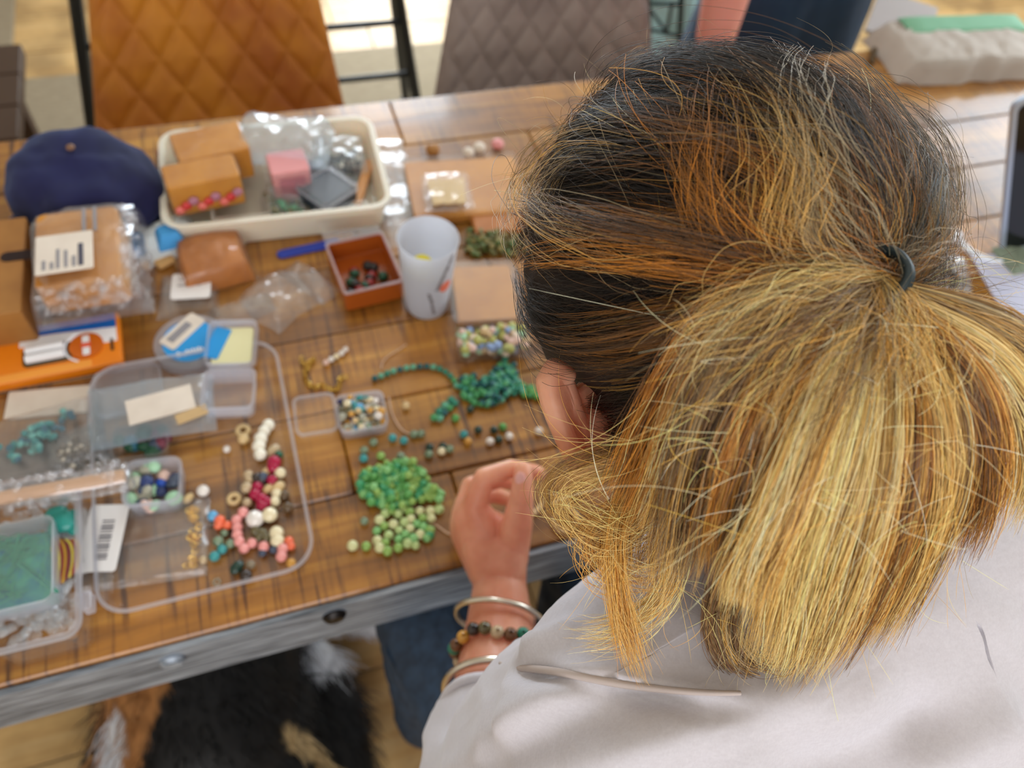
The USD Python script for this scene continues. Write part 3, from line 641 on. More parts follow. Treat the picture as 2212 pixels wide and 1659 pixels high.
# brown-bottomed open bead box left of the cup
o, w, d, rz = fr((745, 640), (872, 610), (697, 532), TZ+.028)
bb = thing('bead_box', 'open brown-bottomed box with a few dark red and green beads, left of the cup', 'box', (*o, TZ+EPS), rz)
part('tub', open_box(w, d, .030, .005, .0018), shade('amber_box', (170, 84, 26), .2, transmission_weight=.0), bb)
part('rim', mv(loft([at_z(rrect(w+.001, d+.001, .005), .0285), at_z(rrect(w+.002, d+.002, .005), .031), at_z(rrect(w-.004, d-.004, .004), .031), at_z(rrect(w-.004, d-.004, .004), .0285)], False, False)), M['frost'], bb)
part('lid', mv(rbox(w, .06, .002, .004, .0008), (0, d/2+.031, .029)), M['clear'], bb)
cs, sn = math.cos(rz), math.sin(rz)
for k in range(16):
    x, yy = rg.uniform(-.36, .30)*w, rg.uniform(-.34, .2)*d
    single('bead', mv(ico(.0065, 2, (1, 1, .8)), (0, 0, .0055)), [shade('bead_garnet', (140, 16, 16)), shade('bead_pine', (14, 74, 48)), shade('bead_black', (26, 20, 18)), shade('bead_black', (26, 20, 18))][k % 4],
           'dark red, green or black bead lying in the brown-bottomed box left of the cup', 'bead', (o[0]+x*cs-yy*sn, o[1]+x*sn+yy*cs, TZ+EPS+.002), group='dark beads in the brown-bottomed box', smooth=True)
# blue ruler-like spatula
a, b = T(598, 550, TZ+.004), T(735, 520, TZ+.004)
single('spatula', mv(rbox(np.linalg.norm(b-a), .0125, .004, .006, .001), (0, 0, 0)), M['pen_blue'], 'flat dark blue plastic stick lying between the cream bin and the open bead box', 'stick', (*((a+b)/2)[:2], TZ+EPS), math.atan2(b[1]-a[1], b[0]-a[0]))
# crumpled film bag in front of it
single('film_bag', pillow(.072, .07, .022, .008, 52, edge=.25, wob=.01), M['bag'], 'crumpled clear film bag on the table in front of the blue stick', 'bag', (*T(612, 640, TZ+.01)[:2], TZ+EPS), .5)
single('film_bag', pillow(.03, .072, .014, .005, 53, edge=.3), M['bag'], 'narrow folded clear film bag touching the brown-bottomed box', 'bag', (*T(668, 598, TZ+.01)[:2], TZ+EPS), .62)
single('film_bag', pillow(.07, .03, .010, .004, 54, edge=.3), M['bag'], 'small clear film scrap left of the crumpled bag, near the white label', 'bag', (*T(520, 668, TZ+.006)[:2], TZ+EPS), .2)

# box of pastel shell beads right of the cup
o, w, d, rz = fr((990, 762), (1150, 752), (992, 705), TZ+.022)
sb2 = thing('bead_box', 'open clear box full of pastel shell beads, against the hair right of the cup', 'box', (*o, TZ+EPS), rz)
part('tub', open_box(w, d, .024, .006, .0016), M['clear'], sb2)
part('lid', mv(rbox(w, .096, .003, .006, .001), (0, d/2+.052, .020), rx=0), M['clear'], sb2); part('card', mv(rbox(w-.012, .084, .012, .004, .001), (0, d/2+.052, .006)), M['kraft'], sb2)
cs, sn = math.cos(rz), math.sin(rz)
pas = [shade('bead_shell', (226, 206, 186)), shade('bead_blush', (224, 190, 176)), shade('bead_mint', (170, 214, 178)), shade('bead_sky', (140, 164, 206)), shade('bead_sand', (206, 176, 130)), shade('bead_lime', (176, 176, 96))]
bead_fill('pastel shell beads filling the open clear box right of the cup', o, w, d, rz, TZ+.006, 90, .0052, pas, .014, 77)

# left block: parcels, label packs
o, w, d, rz = fr((72, 626), (262, 598), (92, 462), TZ+.075)
pp = thing('parcel', 'brown parcel in bubble wrap with a white address label, before the navy cap', 'parcel', (*o, TZ+.034), rz)
part('body', rbox(w, d, .042, .008, .003), M['kraft'], pp)
part('wrap', mv(pillow(w+.028, d+.03, .052, .004, 61, edge=.10, nx=40, ny=30), (.006, -.002, -.002)), M['bubble'], pp)
lbl = part('label', mv(rbox(w*.66, d*.50, .0012, .002, .0004), (-w*.10, -d*.20, .0535)), M['paper_warm'], pp)
R_ = random.Random(29)
part('bubbles', cat(*[mv(dome(.0040), (w/2+.012+R_.uniform(-.010, .004), R_.uniform(-.48, .46)*d, R_.uniform(.010, .050))) for k in range(70)], *[mv(dome(.0040), (R_.uniform(-.48, .5)*w, -d/2-.010+R_.uniform(-.003, .006), R_.uniform(.008, .046))) for k in range(80)]), M['bubble'], pp, smooth=True, kind='stuff')
for k, (x, l_) in enumerate(((-.27, .30), (-.18, .22), (-.11, .62), (-.02, .55), (.07, .34), (.15, .72))):
    part('print_line', mv(rbox(.0035 + .0015*(k == 5), d*.40*l_, .0006, .0003, .0002, 2), (w*(x-.06), -d*.40 + d*.2*l_, .0546)), M['ink'] if k == 5 else M['ink_grey'], lbl, smooth=False)
for k in range(2):
    part('stamp_line', mv(rbox(.004, d*.34, .0006, .0003, .0002, 2), (w*(.12+.13*k), d*.24, .0505)), M['ink_grey'], pp, smooth=False)
o, w, d, rz = fr((60, 644), (300, 616), (90, 500), TZ+.03)
p2 = thing('parcel', 'lower brown parcel in thick bubble wrap, under the parcel with the address label', 'parcel', (*o, TZ+EPS), rz)
part('body', rbox(w-.02, d-.01, .024, .008, .003), M['kraft_pale'], p2)
part('wrap', mv(pillow(w+.02, d+.02, .031, .004, 64, edge=.08, nx=44, ny=30), (0, 0, 0)), M['bubble'], p2)
# bubbles: many small domes along the near faces, one joined part
R_ = random.Random(7); bs = []
for k in range(60):
    bs.append(mv(dome(.0042), (R_.uniform(-.5, .5)*w, -d/2-.002+R_.uniform(-.008, .012), R_.uniform(.006, .030))))
for k in range(36):
    bs.append(mv(dome(.0042), (w/2+.002+R_.uniform(-.006, .008), R_.uniform(-.5, .5)*d, R_.uniform(.006, .030))))
part('bubbles', cat(*bs), M['bubble'], p2, smooth=True, kind='stuff')
# plain carton at the left edge with a hand hole
o, w, d, rz = fr((-150, 700), (78, 668), (-120, 488), TZ+.06)
o = o - [.014, 0]
ct = thing('carton', 'plain brown carton with a dark hand hole, cut by the left edge of the photo', 'carton', (*o, TZ+EPS), rz)
part('body', rbox(w, d, .06, .003, .001), M['kraft_pale'], ct)
hh = T(38, 552, TZ+.061); hx, hy = hh[0]-o[0], hh[1]-o[1]; hx, hy = hx*math.cos(rz)+hy*math.sin(rz), -hx*math.sin(rz)+hy*math.cos(rz)
part('hand_hole', mv(rbox(.034, .014, .0012, .007, .0003), (hx, hy, .0596)), shade('hole_dark', (34, 12, 6), .9), ct)
# tissue and tan scrap, copper packet
single('tissue', pillow(.075, .05, .024, .010, 71, edge=.3, wob=.012), shade('tissue', (226, 236, 240), .8), 'crumpled white and blue tissue between the parcel and the copper-brown packet', 'tissue', (*T(366, 512, TZ+.012)[:2], TZ+.002), .35)
single('tissue', pillow(.03, .026, .020, .006, 72, edge=.4), shade('tissue_blue', (70, 160, 226), .7), 'small blue crumpled wrapper on the tissue heap', 'wrapper', (*T(366, 520, TZ+.02)[:2], TZ+.020), .2)
single('wood_chip', mv(rbox(.022, .03, .008, .004, .002), (0, 0, 0)), shade('tan_chip', (214, 170, 110), .7), 'small tan scrap between the tissue and the copper-brown packet', 'scrap', (*T(346, 552, TZ+.008)[:2], TZ+EPS), .5)
o, w, d, rz = fr((388, 590), (540, 556), (368, 520), TZ+.03)
cp = thing('card_packet', 'copper-brown paper packet sealed in film, left of the blue stick', 'packet', (*o, TZ+EPS), rz)
part('body', mv(pillow(w, d+.02, .032, .003, 81, edge=.16)), M['kraft_copper'], cp, smooth=True); part('film', mv(pillow(w+.012, d+.03, .035, .003, 81, edge=.16)), M['film'], cp)
# zip bag with a white label card
o, w, d, rz = fr((338, 690), (470, 682), (345, 600), TZ+.004)
zb = thing('zip_bag', 'clear zip bag with a white label card, below the copper-brown packet', 'bag', (*o, TZ+EPS), rz)
part('pouch', pillow(w, d, .010, .002, 84), M['bag'], zb); crd = part('card', mv(rbox(w*.66, d*.62, .0012, .004, .0004), (.004, d*.12, .0122)), M['paper'], zb)
for k, l_ in enumerate((.42, .48)):
    part('print_line', mv(rbox(w*l_*.8, .0022, .0005, .0003, .0002, 2), (.002, d*(.26-.13*k), .0133)), M['ink_grey'], crd, smooth=False)
# leaflets at the left edge
o, w, d, rz = fr((-30, 770), (95, 748), (-20, 672), TZ+.006)
lf = thing('leaflet', 'white printed leaflet with small blue panels, left edge above the orange pack', 'leaflet', (*o, TZ+EPS), rz)
sht = part('sheet', rbox(w, d, .004, .002, .0006), M['paper_warm'], lf)
part('blue_panel', mv(rbox(w*.20, d*.14, .0006, .0008, .0002, 2), (-.0, d*.18, .004)), M['blue_print'], sht)
part('column', mv(rbox(w*.16, d*.66, .0006, .0008, .0002, 2), (w*.34, d*.06, .004)), shade('leaflet_grey', (176, 168, 160), .6), sht)
for k in range(4): part('print_line', mv(rbox(w*.05, d*.5, .0004, .0002, .0001, 2), (w*(.28+.045*k), d*.05, .0047)), M['ink_grey'], sht, smooth=False)
# orange blister pack
o, w, d, rz = fr((-60, 838), (262, 776), (-50, 722), TZ+.016)
op = thing('stick_pack', 'orange cardboard pack with blue top band and two white sticks in its window', 'pack', (*o, TZ+EPS), rz)
part('body', rbox(w, d, .012, .003, .001), M['orange'], op)
def flat(poly, z0, z1):
    from shapely.geometry import Polygon
    return mv(tm(trimesh.creation.extrude_polygon(Polygon(poly), z1-z0, engine='earcut')), (0, 0, z0))
x0, x1, y0, y1 = -w/2, w/2, -d/2, d/2
part('blue_band', flat([(x0+.30*w, y1-.002), (x1-.003, y1-.002), (x1-.003, y1-.30*d), (x0+.55*w, y1-.22*d), (x0+.34*w, y1-.20*d)], .0121, .0129), M['blue_print'], op, smooth=False)
part('white_band', flat([(x0+.30*w, y1-.22*d), (x0+.55*w, y1-.24*d), (x1-.003, y1-.31*d), (x1-.003, y1-.58*d), (x1-.18*w, y1-.58*d), (x1-.24*w, y1-.46*d), (x0+.30*w, y1-.38*d)], .0121, .0129), M['white_gloss'], op, smooth=False)
wnd = part('window', mv(rbox(w*.34, d*.38, .0008, .006, .0003), (-.01*w, -.10*d, .0121)), shade('window_dark', (70, 52, 14), .4), op)
for k in range(2): part('glue_stick', mv(tube([(-w*.14, 0, 0), (w*.12, 0, 0)], .0048, 10), (-.01*w, -.015*d-.15*d*k, .0150)), M['white_gloss'], wnd)
emb = part('emblem', mv(lathe([(0, .0122), (.017, .0122), (.017, .0136), (0, .0136)], 28), (w*.26, -.08*d, 0)), M['orange_dark'], op)
part('emblem_arc', mv(tube([(math.cos(a)*.021, math.sin(a)*.021, 0) for a in np.linspace(2.0, 4.3, 14)], .0012, 6), (w*.26, -.08*d, .0134)), M['white_gloss'], emb)
part('emblem_label', mv(rbox(.007, .026, .0006, .001, .0002, 2), (w*.26, -.08*d, .0136)), M['white_gloss'], emb)
part('emblem_label', mv(rbox(.010, .006, .0006, .001, .0002, 2), (w*.26, -.08*d, .0141)), shade('emblem_red', (226, 90, 60), .5), emb)
part('hang_slot', mv(rbox(.0032, .017, .0008, .001, .0002, 2), (w*.44, -.14*d, .0122)), shade('slot_dark', (70, 40, 6), .8), op)
part('tear_strip', mv(rbox(w*.78, d*.14, .0012, .002, .0004), (-.1*w, y0+.08*d, .0118)), shade('orange_light', (246, 160, 60), .4), op)
# small paper cards and bags under it
o, w, d, rz = fr((5, 905), (188, 888), (10, 845), TZ+.004)
single('paper_card', rbox(w, d, .002, .002, .0006), M['paper_warm'], 'warm white paper card under the bag of teal stones, below the orange pack', 'card', (*o, TZ+EPS), rz)
tb = T(98, 950, TZ+.012); tbg = thing('bead_bag', 'clear bag of teal stones lying on a paper card at the left edge', 'bag', (*tb[:2], TZ+.0035), .15)
part('pouch', pillow(.105, .085, .016, .003, 91, edge=.2), M['bag'], tbg)
tl = [shade('bead_teal', (58, 148, 150), .35), shade('bead_teal_dark', (36, 104, 128), .35), shade('bead_aqua', (110, 186, 180), .35)]
for k in range(60):
    q = rg.gauss(0, 1), rg.gauss(0, 1); x, yy = -.008 + q[0]*.011 + q[1]*.010, .008 + q[1]*.012
    if abs(x) < .045 and abs(yy) < .036: part('stone', mv(ico(.0042, 1, (1, .8, .7)), (x, yy, rg.uniform(.003, .011)), rz=rg.uniform(0, 3)), tl[rg.randrange(3)], tbg)
mb = T(170, 975, TZ+.012); mbg = thing('bead_bag', 'clear bag of small metallic bronze beads beside the bag of teal stones', 'bag', (*mb[:2], TZ+EPS), .35)
part('pouch', pillow(.052, .068, .015, .003, 94, edge=.2), M['bag'], mbg)
for k in range(46):
    part('bead', mv(ico(.0034, 1), (rg.uniform(-.018, .018), rg.uniform(-.026, .018), rg.uniform(.003, .010))), [M['silver'], shade('bead_dark_bronze', (84, 70, 54)), shade('bead_grey', (130, 120, 112), .25)][rg.randrange(3)], mbg)
single('zip_bag', pillow(.09, .05, .007, .002, 95), M['bag'], 'flat clear bag with a pink edge under the teal stones, at the left edge', 'bag', (*T(40, 1010, TZ)[:2], TZ+EPS), .1)

# round box with the blue label
rc = T(412, 742, TZ+.01); rb = thing('round_box', 'round clear box with a blue and white printed label', 'box', (*rc[:2], TZ+EPS))
part('base', lathe([(0, 0), (.036, 0), (.0375, .002), (.0375, .013), (.036, .0145), (0, .0145)], 40), M['frost'], rb)
dsc = part('disc_label', lathe([(0, .0146), (.028, .0146), (.028, .0152), (0, .0152)], 40), M['sky_print'], rb)
plb = part('paper_label', mv(rbox(.05, .021, .0008, .003, .0003), (-.006, .014, .0152), rz=.75), M['paper_warm'], rb)
part('bar_print', mv(rbox(.030, .009, .0004, .0006, .0001, 2), (-.009, .013, .0160), rz=.75), M['ink_grey'], plb, smooth=False)
part('lettering', mv(squiggle(.026, .007), (-.014, -.018, .0152), rz=.1), M['white_gloss'], dsc, smooth=False)
# open hinged box, yellowish film in the lid
o, w, d, rz = fr((440, 790), (550, 786), (455, 694), TZ+.030)
hb = thing('hinged_box', 'open empty hinged clear box with a yellowish slip in its raised lid', 'box', (*o, TZ+.0200), rz)
part('lid', mv(open_box(w, d, .012, .008, .0016)), M['frost'], hb); part('slip', mv(rbox(w-.01, d-.01, .002, .004, .0006), (0, 0, .0022)), shade('yellow_slip', (232, 226, 176), .5), hb)
part('blue_slip', mv(rbox(w*.34, d*.7, .0008, .002, .0003), (-w*.32, .004, .0044), rz=-.3), M['sky_print'], hb)
o2, w2, d2, rz2 = fr((433, 886), (548, 878), (437, 800), TZ+.042)
l2 = np.array([o2[0]-o[0], o2[1]-o[1]]); l2 = (l2[0]*math.cos(rz)+l2[1]*math.sin(rz), -l2[0]*math.sin(rz)+l2[1]*math.cos(rz))
part('tub', mv(open_box(w2, d2, .022, .008, .0018, .002, .001), (*l2, 0)), M['frost'], hb)
part('hinge', mv(tube([(-w*.2, 0, 0), (w*.2, 0, 0)], .0014, 6), (0, -d/2-.002, .012)), M['frost'], hb)
# ---------------------------------------------------------------- the acrylic tray and what lies in it
bl, br, tr_ = T(222, 1335, TZ+.012), T(676, 1212, TZ+.012), T(592, 768, TZ+.012)
_o, _w, _d, _rz = fr((214, 1340), (684, 1222), (232, 800), TZ+.014)
TRW, TRD, TRR = _w, _d, _rz
tray = thing('tray', 'large clear acrylic tray with rounded corners, holding beads at the front left of the table', 'tray', (*_o, TZ+EPS), _rz)
part('tub', open_box(TRW, TRD, .018, .028, .0022, .006, .0015, 9), M['tray_clear'], tray)
part('rim', loft([at_z(rrect(TRW-.002, TRD-.002, .028, 9), .0165), at_z(rrect(TRW+.0035, TRD+.0035, .030, 9), .0172), at_z(rrect(TRW+.003, TRD+.003, .030, 9), .0190), at_z(rrect(TRW-.003, TRD-.003, .027, 9), .0190), at_z(rrect(TRW-.003, TRD-.003, .027, 9), .0172)], False, False), M['frost'], tray)
FZ = TZ + EPS + .0024
def clear_box(label, A, B, Cc, h, z0, contents=None, name='bead_box', lid=False, haze='frost'):
    o, w, d, rz = fr(A, B, Cc, z0+h)
    t = thing(name, label, 'box', (*o, z0), rz)
    part('tub', open_box(w, d, h, .010, .0018, .002, .0008), M[haze], t)
    if lid: part('lid', mv(rbox(w+.001, d+.001, .003, .010, .001), (0, 0, h)), M['clear'], t)
    return t, o, w, d, rz
single('box_lid', open_box(.066, .058, .008, .010, .0016), M['frost'], 'frosted clear box lid half under the bluish bag, upper left in the acrylic tray', 'lid', (*T(276, 838, FZ+.008)[:2], FZ), .03)
def fill(o, w, d, rz, z, n, r, cols, label, group, zr, seed, name='bead'):
    R = random.Random(seed); c, s = math.cos(rz), math.sin(rz)
    for k in range(n):
        x, yy = R.uniform(-.42, .42)*w, R.uniform(-.42, .42)*d
        single(name, mv(ico(r*R.uniform(.8, 1.25), 1, (1, R.uniform(.7, 1), .8)), (0, 0, 0), rz=R.uniform(0, 3)), cols[R.randrange(len(cols))], label, 'bead', (o[0]+x*c-yy*s, o[1]+x*s+yy*c, z+r*.85+R.uniform(0, zr)), group=group, smooth=True)
b1 = clear_box('clear bead box with dark, teal and blush beads, under the bluish bag in the tray', (238, 995), (362, 978), (242, 925), .022, FZ, haze='clear')
fill(*b1[1:], FZ+.002, 14, .0075, [shade('bead_pine', (14, 74, 48)), shade('bead_slate', (70, 80, 100)), shade('bead_blush', (224, 190, 176)), shade('bead_teal_dark', (36, 104, 128)), shade('bead_maroon', (120, 50, 70))], 'mixed bead in the clear box just under the bluish bag', 'beads in the box under the bluish bag', .006, 3)
b2 = clear_box('clear bead box with blue, mint and cream beads, lower of the two in the tray', (262, 1095), (388, 1080), (262, 998), .026, FZ, haze='frost')
fill(*b2[1:], FZ+.002, 26, .0065, [shade('bead_navy', (44, 60, 110)), shade('bead_mint', (170, 214, 178)), shade('bead_blush', (224, 190, 176)), shade('bead_slate', (70, 80, 100)), shade('bead_stone', (170, 168, 150)), shade('bead_cobalt', (36, 84, 190))], 'mixed bead in the lower clear box in the acrylic tray', 'beads in the lower tray box', .010, 4)
bb_ = thing('zip_bag', 'bluish clear zip bag with a white paper slip, lying across the boxes in the tray', 'bag', (*T(330, 885, FZ+.026)[:2], FZ+.024), -.02)
part('pouch', pillow(.118, .070, .012, .003, 101), M['bag_blue'], bb_)
part('slip', mv(rbox(.062, .030, .0012, .001, .0004), (.010, -.004, .0135), rz=.12), M['paper_warm'], bb_)
part('slip', mv(rbox(.03, .012, .0012, .001, .0004), (.038, -.022, .0135), rz=.25), shade('tan_slip', (196, 164, 116), .6), bb_)
gb = thing('zip_bag', 'clear zip bag with gold findings and a barcode sticker, at the bottom of the tray', 'bag', (*T(296, 1172, FZ+.003)[:2], FZ), ang((215, 1235), (385, 1215)))
part('pouch', pillow(.128, .080, .008, .0018, 104), M['bag'], gb)
for k in range(26):
    q = rg.uniform(-.03, .03)
    part('gold_finding', mv(torus(.0028, .0008, 10, 5), (.050 + rg.gauss(0, .0028), q, .0035+rg.uniform(0, .002)), rx=rg.uniform(-.6, .6)), M['gold'], gb)
st = thing('sticker', 'white barcode sticker on the corner of the zip bag with gold findings', 'sticker', (*T(222, 1160, FZ+.012)[:2], FZ+.0105), ang((195, 1215), (218, 1118))-math.pi/2)
spp = part('paper', rbox(.034, .066, .0010, .003, .0003), M['paper'], st)
for k in range(13):
    part('bar', mv(rbox(.011, (.0012, .0020, .0007)[k % 3], .0004, .0002, .0001, 2), (.002, -.021+k*.0031, .001)), M['ink'], spp, smooth=False)
# loose beads in the tray, measured from the photograph: pixel, radius in pixels, colour, form
P7 = lambda u, v: (400+u/3.95, 860+v/3.95)
colr = {'cream': (236, 222, 184), 'ivory': (244, 238, 220), 'tan': (214, 184, 132), 'beige': (196, 172, 136), 'magenta': (190, 12, 66), 'pink': (238, 158, 152), 'coral': (240, 112, 74), 'blue': (92, 164, 208), 'olive_clear': (98, 88, 56),
        'smoke': (120, 108, 90), 'dark': (52, 40, 34), 'slate': (78, 88, 104), 'forest': (12, 52, 40), 'teal': (70, 168, 138), 'sage': (120, 140, 112), 'amber': (206, 150, 60), 'pearl': (232, 224, 216), 'bronze': (92, 70, 44), 'emerald': (14, 92, 62)}
words = {'cream': 'cream', 'ivory': 'ivory', 'tan': 'tan', 'beige': 'beige', 'magenta': 'magenta', 'pink': 'pink', 'coral': 'coral orange', 'blue': 'light blue', 'olive_clear': 'olive brown', 'smoke': 'smoky clear', 'dark': 'dark brown', 'slate': 'slate grey', 'forest': 'dark green', 'teal': 'teal green', 'sage': 'grey-green', 'amber': 'amber', 'pearl': 'pearl white', 'bronze': 'bronze brown', 'emerald': 'emerald'}
BD = {k: shade('bead_' + k, c, .22, coat_weight=.3) for k, c in colr.items()}
BD['magenta'] = usdkit.material(stage, L+'bead_magenta_glass', {'p': ('principled_bsdf', {'base_color': s2l((214, 16, 84)), 'roughness': .08, 'transmission_weight': .45, 'ior': 1.5})}, [], surface='p.BSDF')
BD['smoke'] = usdkit.material(stage, L+'bead_smoke_glass', {'p': ('principled_bsdf', {'base_color': s2l((190, 176, 150)), 'roughness': .08, 'transmission_weight': .6, 'ior': 1.5})}, [], surface='p.BSDF')
tray_beads = [
 ('ivory', 'r', [(710, 230, 52), (675, 280, 50), (645, 345, 54), (630, 410, 54), (640, 480, 52)], 'in the short row at the top right of the tray'),
 ('tan', 'o', [(485, 255, 64)], 'ring-shaped, lying above another left of the ivory row'), ('tan', 'r', [(495, 345, 48)], 'round, just under the ring-shaped one left of the ivory row'),
 ('pearl', 'r', [(355, 435, 30)], 'tiny, alone left of the ivory row in the tray'), ('beige', 'l', [(755, 440, 50)], 'oblong, beside the lower end of the ivory row'), ('emerald', 'r', [(798, 485, 38)], 'under the oblong beige one near the tray wall'),
 ('magenta', 'r', [(760, 545, 56), (752, 592, 50), (742, 700, 44), (615, 760, 46), (598, 822, 48), (650, 862, 50), (655, 922, 46), (700, 890, 44)], 'of glass, in the middle of the tray'),
 ('cream', 'r', [(810, 640, 46)], 'right of the magenta ones, at the tray wall'), ('tan', 'l', [(690, 628, 40)], 'oblong, between the upper magenta beads'), ('slate', 'r', [(665, 672, 42)], 'among the magenta beads'),
 ('dark', 'r', [(610, 680, 42), (645, 722, 38)], 'beside the slate one among the magenta beads'), ('beige', 'r', [(540, 655, 40), (545, 702, 38), (525, 765, 46)], 'in the loose column left of the magenta beads'), ('tan', 'o', [(410, 842, 58)], 'ring-shaped, alone left of the magenta beads'),
 ('beige', 'r', [(530, 892, 38)], 'below the column, left of the lowest magenta one'), ('tan', 'l', [(790, 760, 52), (705, 772, 42)], 'oblong, right of the magenta group'), ('cream', 'r', [(780, 815, 42), (765, 882, 42)], 'in the pair under the oblong tan beads'),
 ('bronze', 'r', [(850, 832, 40), (875, 932, 44)], 'near the right tray wall'), ('pearl', 'r', [(152, 790, 48)], 'alone on the left half of the tray floor'), ('tan', 'l', [(25, 850, 40)], 'oblong, beside the lower clear box in the tray'),
 ('blue', 'r', [(235, 1005, 42)], 'only one of its colour in the tray'), ('coral', 'r', [(295, 1042, 42), (285, 1088, 36), (358, 1085, 36)], 'in the trio beside the light blue bead'), ('pink', 'r', [(495, 975, 43), (440, 1040, 42), (446, 1103, 42), (446, 1165, 42), (462, 1222, 42), (502, 1282, 42), (570, 1237, 40), (670, 1267, 42)], 'in the curved row in the lower tray'),
 ('pearl', 'f', [(595, 1030, 68)], 'large and faceted, above the pink row'), ('cream', 'f', [(722, 995, 60)], 'large and faceted, right of the big white one'), ('cream', 'r', [(780, 1150, 54), (787, 1215, 52)], 'large, one of two in a column at the lower right'),
 ('pink', 'r', [(832, 1287, 43), (820, 1350, 43)], 'one of two at the lower right end of the tray'), ('coral', 'r', [(885, 1220, 38), (902, 1262, 34)], 'one of two by the right tray wall'),
 ('olive_clear', 'r', [(600, 1132, 42), (660, 1152, 42), (690, 1192, 40), (630, 1190, 38)], 'inside the bend of the pink row'), ('sage', 'r', [(335, 1152, 30), (282, 1222, 42), (385, 1242, 36)], 'left of the pink row'), ('teal', 'r', [(315, 1290, 38), (250, 1350, 40)], 'at the lower left of the bead group'),
 ('forest', 'l', [(440, 1440, 50)], 'large oval, near the front wall of the tray'), ('smoke', 'r', [(560, 1420, 36)], 'beside the large dark green oval'), ('dark', 'r', [(520, 1512, 46)], 'right at the front wall of the tray'), ('amber', 'r', [(905, 1407, 36)], 'at the lower right corner of the tray'),
 ('beige', 'r', [(155, 1382, 32)], 'small, at the left end of the lower bead group'), ('smoke', 'o', [(265, 1560, 34)], 'thin clear ring near the front wall'), ('slate', 'r', [(660, 1322, 32), (756, 1290, 34)], 'between the pink ones at the bottom'),
]
for col, form, spots, where in tray_beads:
    for (u, v, rp) in spots:
        px, py = P7(u, v); r = rp/3.95*.83/1700
        p = T(px, py, FZ+r)
        lab = f"{words[col]} bead {where}"
        grp = f"{words[col]} beads {where}"[:60] if len(spots) > 1 else None
        if form == 'o': m_ = mv(torus(r*.68, r*.34, 20, 10), (0, 0, r*.35))
        elif form == 'l': m_ = mv(ico(r, 2, (1.25, .85, .8)), (0, 0, r*.8), rz=.7)
        elif form == 'f': m_ = mv(ico(r*1.02, 1), (0, 0, r*.98))
        else: m_ = mv(bead_mesh(r), (0, 0, r), rx=1.2+.3*math.sin(u), rz=u)
        single('bead', m_, BD[col], lab, 'bead', (p[0], p[1], FZ), group=grp, smooth=False if form == 'f' else 50)

# ---------------------------------------------------------------- organiser box at the lower left
o, w, d, rz = fr((-40, 1420), (172, 1368), (20, 1050), TZ+.05)
og = thing('organiser_box', 'large clear organiser box with bubble wrap and turquoise things, lower left corner', 'box', (*o, TZ+EPS), rz)
part('tub', open_box(w, d, .052, .012, .0022, .004, .002, 7), M['clear'], og)
part('rim', loft([at_z(rrect(w, d, .012, 7), .0505), at_z(rrect(w+.006, d+.006, .014, 7), .051), at_z(rrect(w+.006, d+.006, .014, 7), .0535), at_z(rrect(w-.004, d-.004, .010, 7), .0535), at_z(rrect(w-.004, d-.004, .010, 7), .051)], False, False), M['frost'], og)
part('clip', mv(rbox(.008, .016, .014, .002, .001), (w/2+.005, -d*.32, .036)), M['frost'], og)
part('board', mv(rbox(w-.03, d-.03, .004, .004, .001), (0, 0, .0026)), M['kraft_pale'], og)
bw = thing('bubble_wrap', 'sheet of crumpled bubble wrap filling the organiser box', 'bubble wrap', (*o, TZ+.010), rz)
part('film', pillow(w-.045, d-.055, .030, .006, 111, edge=.15, nx=40, ny=40), M['bubble_sheet'], bw)
R_ = random.Random(17)
part('bubbles', cat(*[mv(dome(.0045, (1, 1, .7)), (R_.uniform(-.42, .42)*w, R_.uniform(-.44, .44)*d, .026+R_.uniform(0, .006))) for k in range(200)]), M['bubble_sheet'], bw, smooth=True, kind='stuff')
tq = thing('wool_box', 'small clear box of turquoise and green wool on the bubble wrap, left edge', 'box', (*T(12, 1222, TZ+.062)[:2], TZ+.040), rz)
part('tub', open_box(.072, .078, .022, .008, .0016), M['frost'], tq)
part('lid', mv(rbox(.073, .079, .002, .008, .0006), (0, 0, .0222)), M['milky_clear'], tq)
part('wool', mv(pillow(.064, .070, .016, .003, 113, edge=.25), (0, 0, .002)), M['wool'], tq)
R_ = random.Random(19)
part('fibres', cat(*[tube(np.array([[R_.uniform(-.027, .027), R_.uniform(-.030, .030), .0165+R_.uniform(0, .003)] for q in range(4)]), .0007, 5, 12) for k in range(18)]), shade('green_fibre', (60, 150, 120), .6), tq, smooth=True, kind='stuff')
for k, (px, py, s) in enumerate(((122, 1110, 1.0), (148, 1112, .7), (118, 1138, .8), (155, 1140, .6), (137, 1126, 1.2), (104, 1118, .5))):
    p = T(px, py, TZ+.05); v, f = ico(.010*s, 2, (1, .8, .6)); v = v*(1+.25*(meshkit.noise(v*220+k, k)[:, None]-.5))
    single('stone', (v + [0, 0, .006*s], f), shade('turquoise_stone', (30, 140, 130), .3), 'rough turquoise stone at the far right corner of the organiser box', 'stone', (p[0], p[1], TZ+.043), .6*k, group='turquoise stones in the organiser')
cdg = thing('cord_bundle', 'bundle of red, ochre and yellow cords beside the turquoise wool box', 'cord', (*T(132, 1205, TZ+.045)[:2], TZ+.040), rz)
for k in range(9):
    x = -.010+k*.0025
    part('cord', tube([(x, -.03+.002*k, .002), (x+.004, -.01, .006+.001*(k % 3)), (x+.002, .012, .007), (x-.006, .030-.002*k, .003)], .0014, 6, 14), [shade('cord_maroon', (120, 44, 50), .7), shade('cord_ochre', (196, 150, 50), .7), shade('cord_red', (150, 60, 56), .7), shade('cord_yellow', (206, 190, 80), .7)][(k*3+1) % 4], cdg)
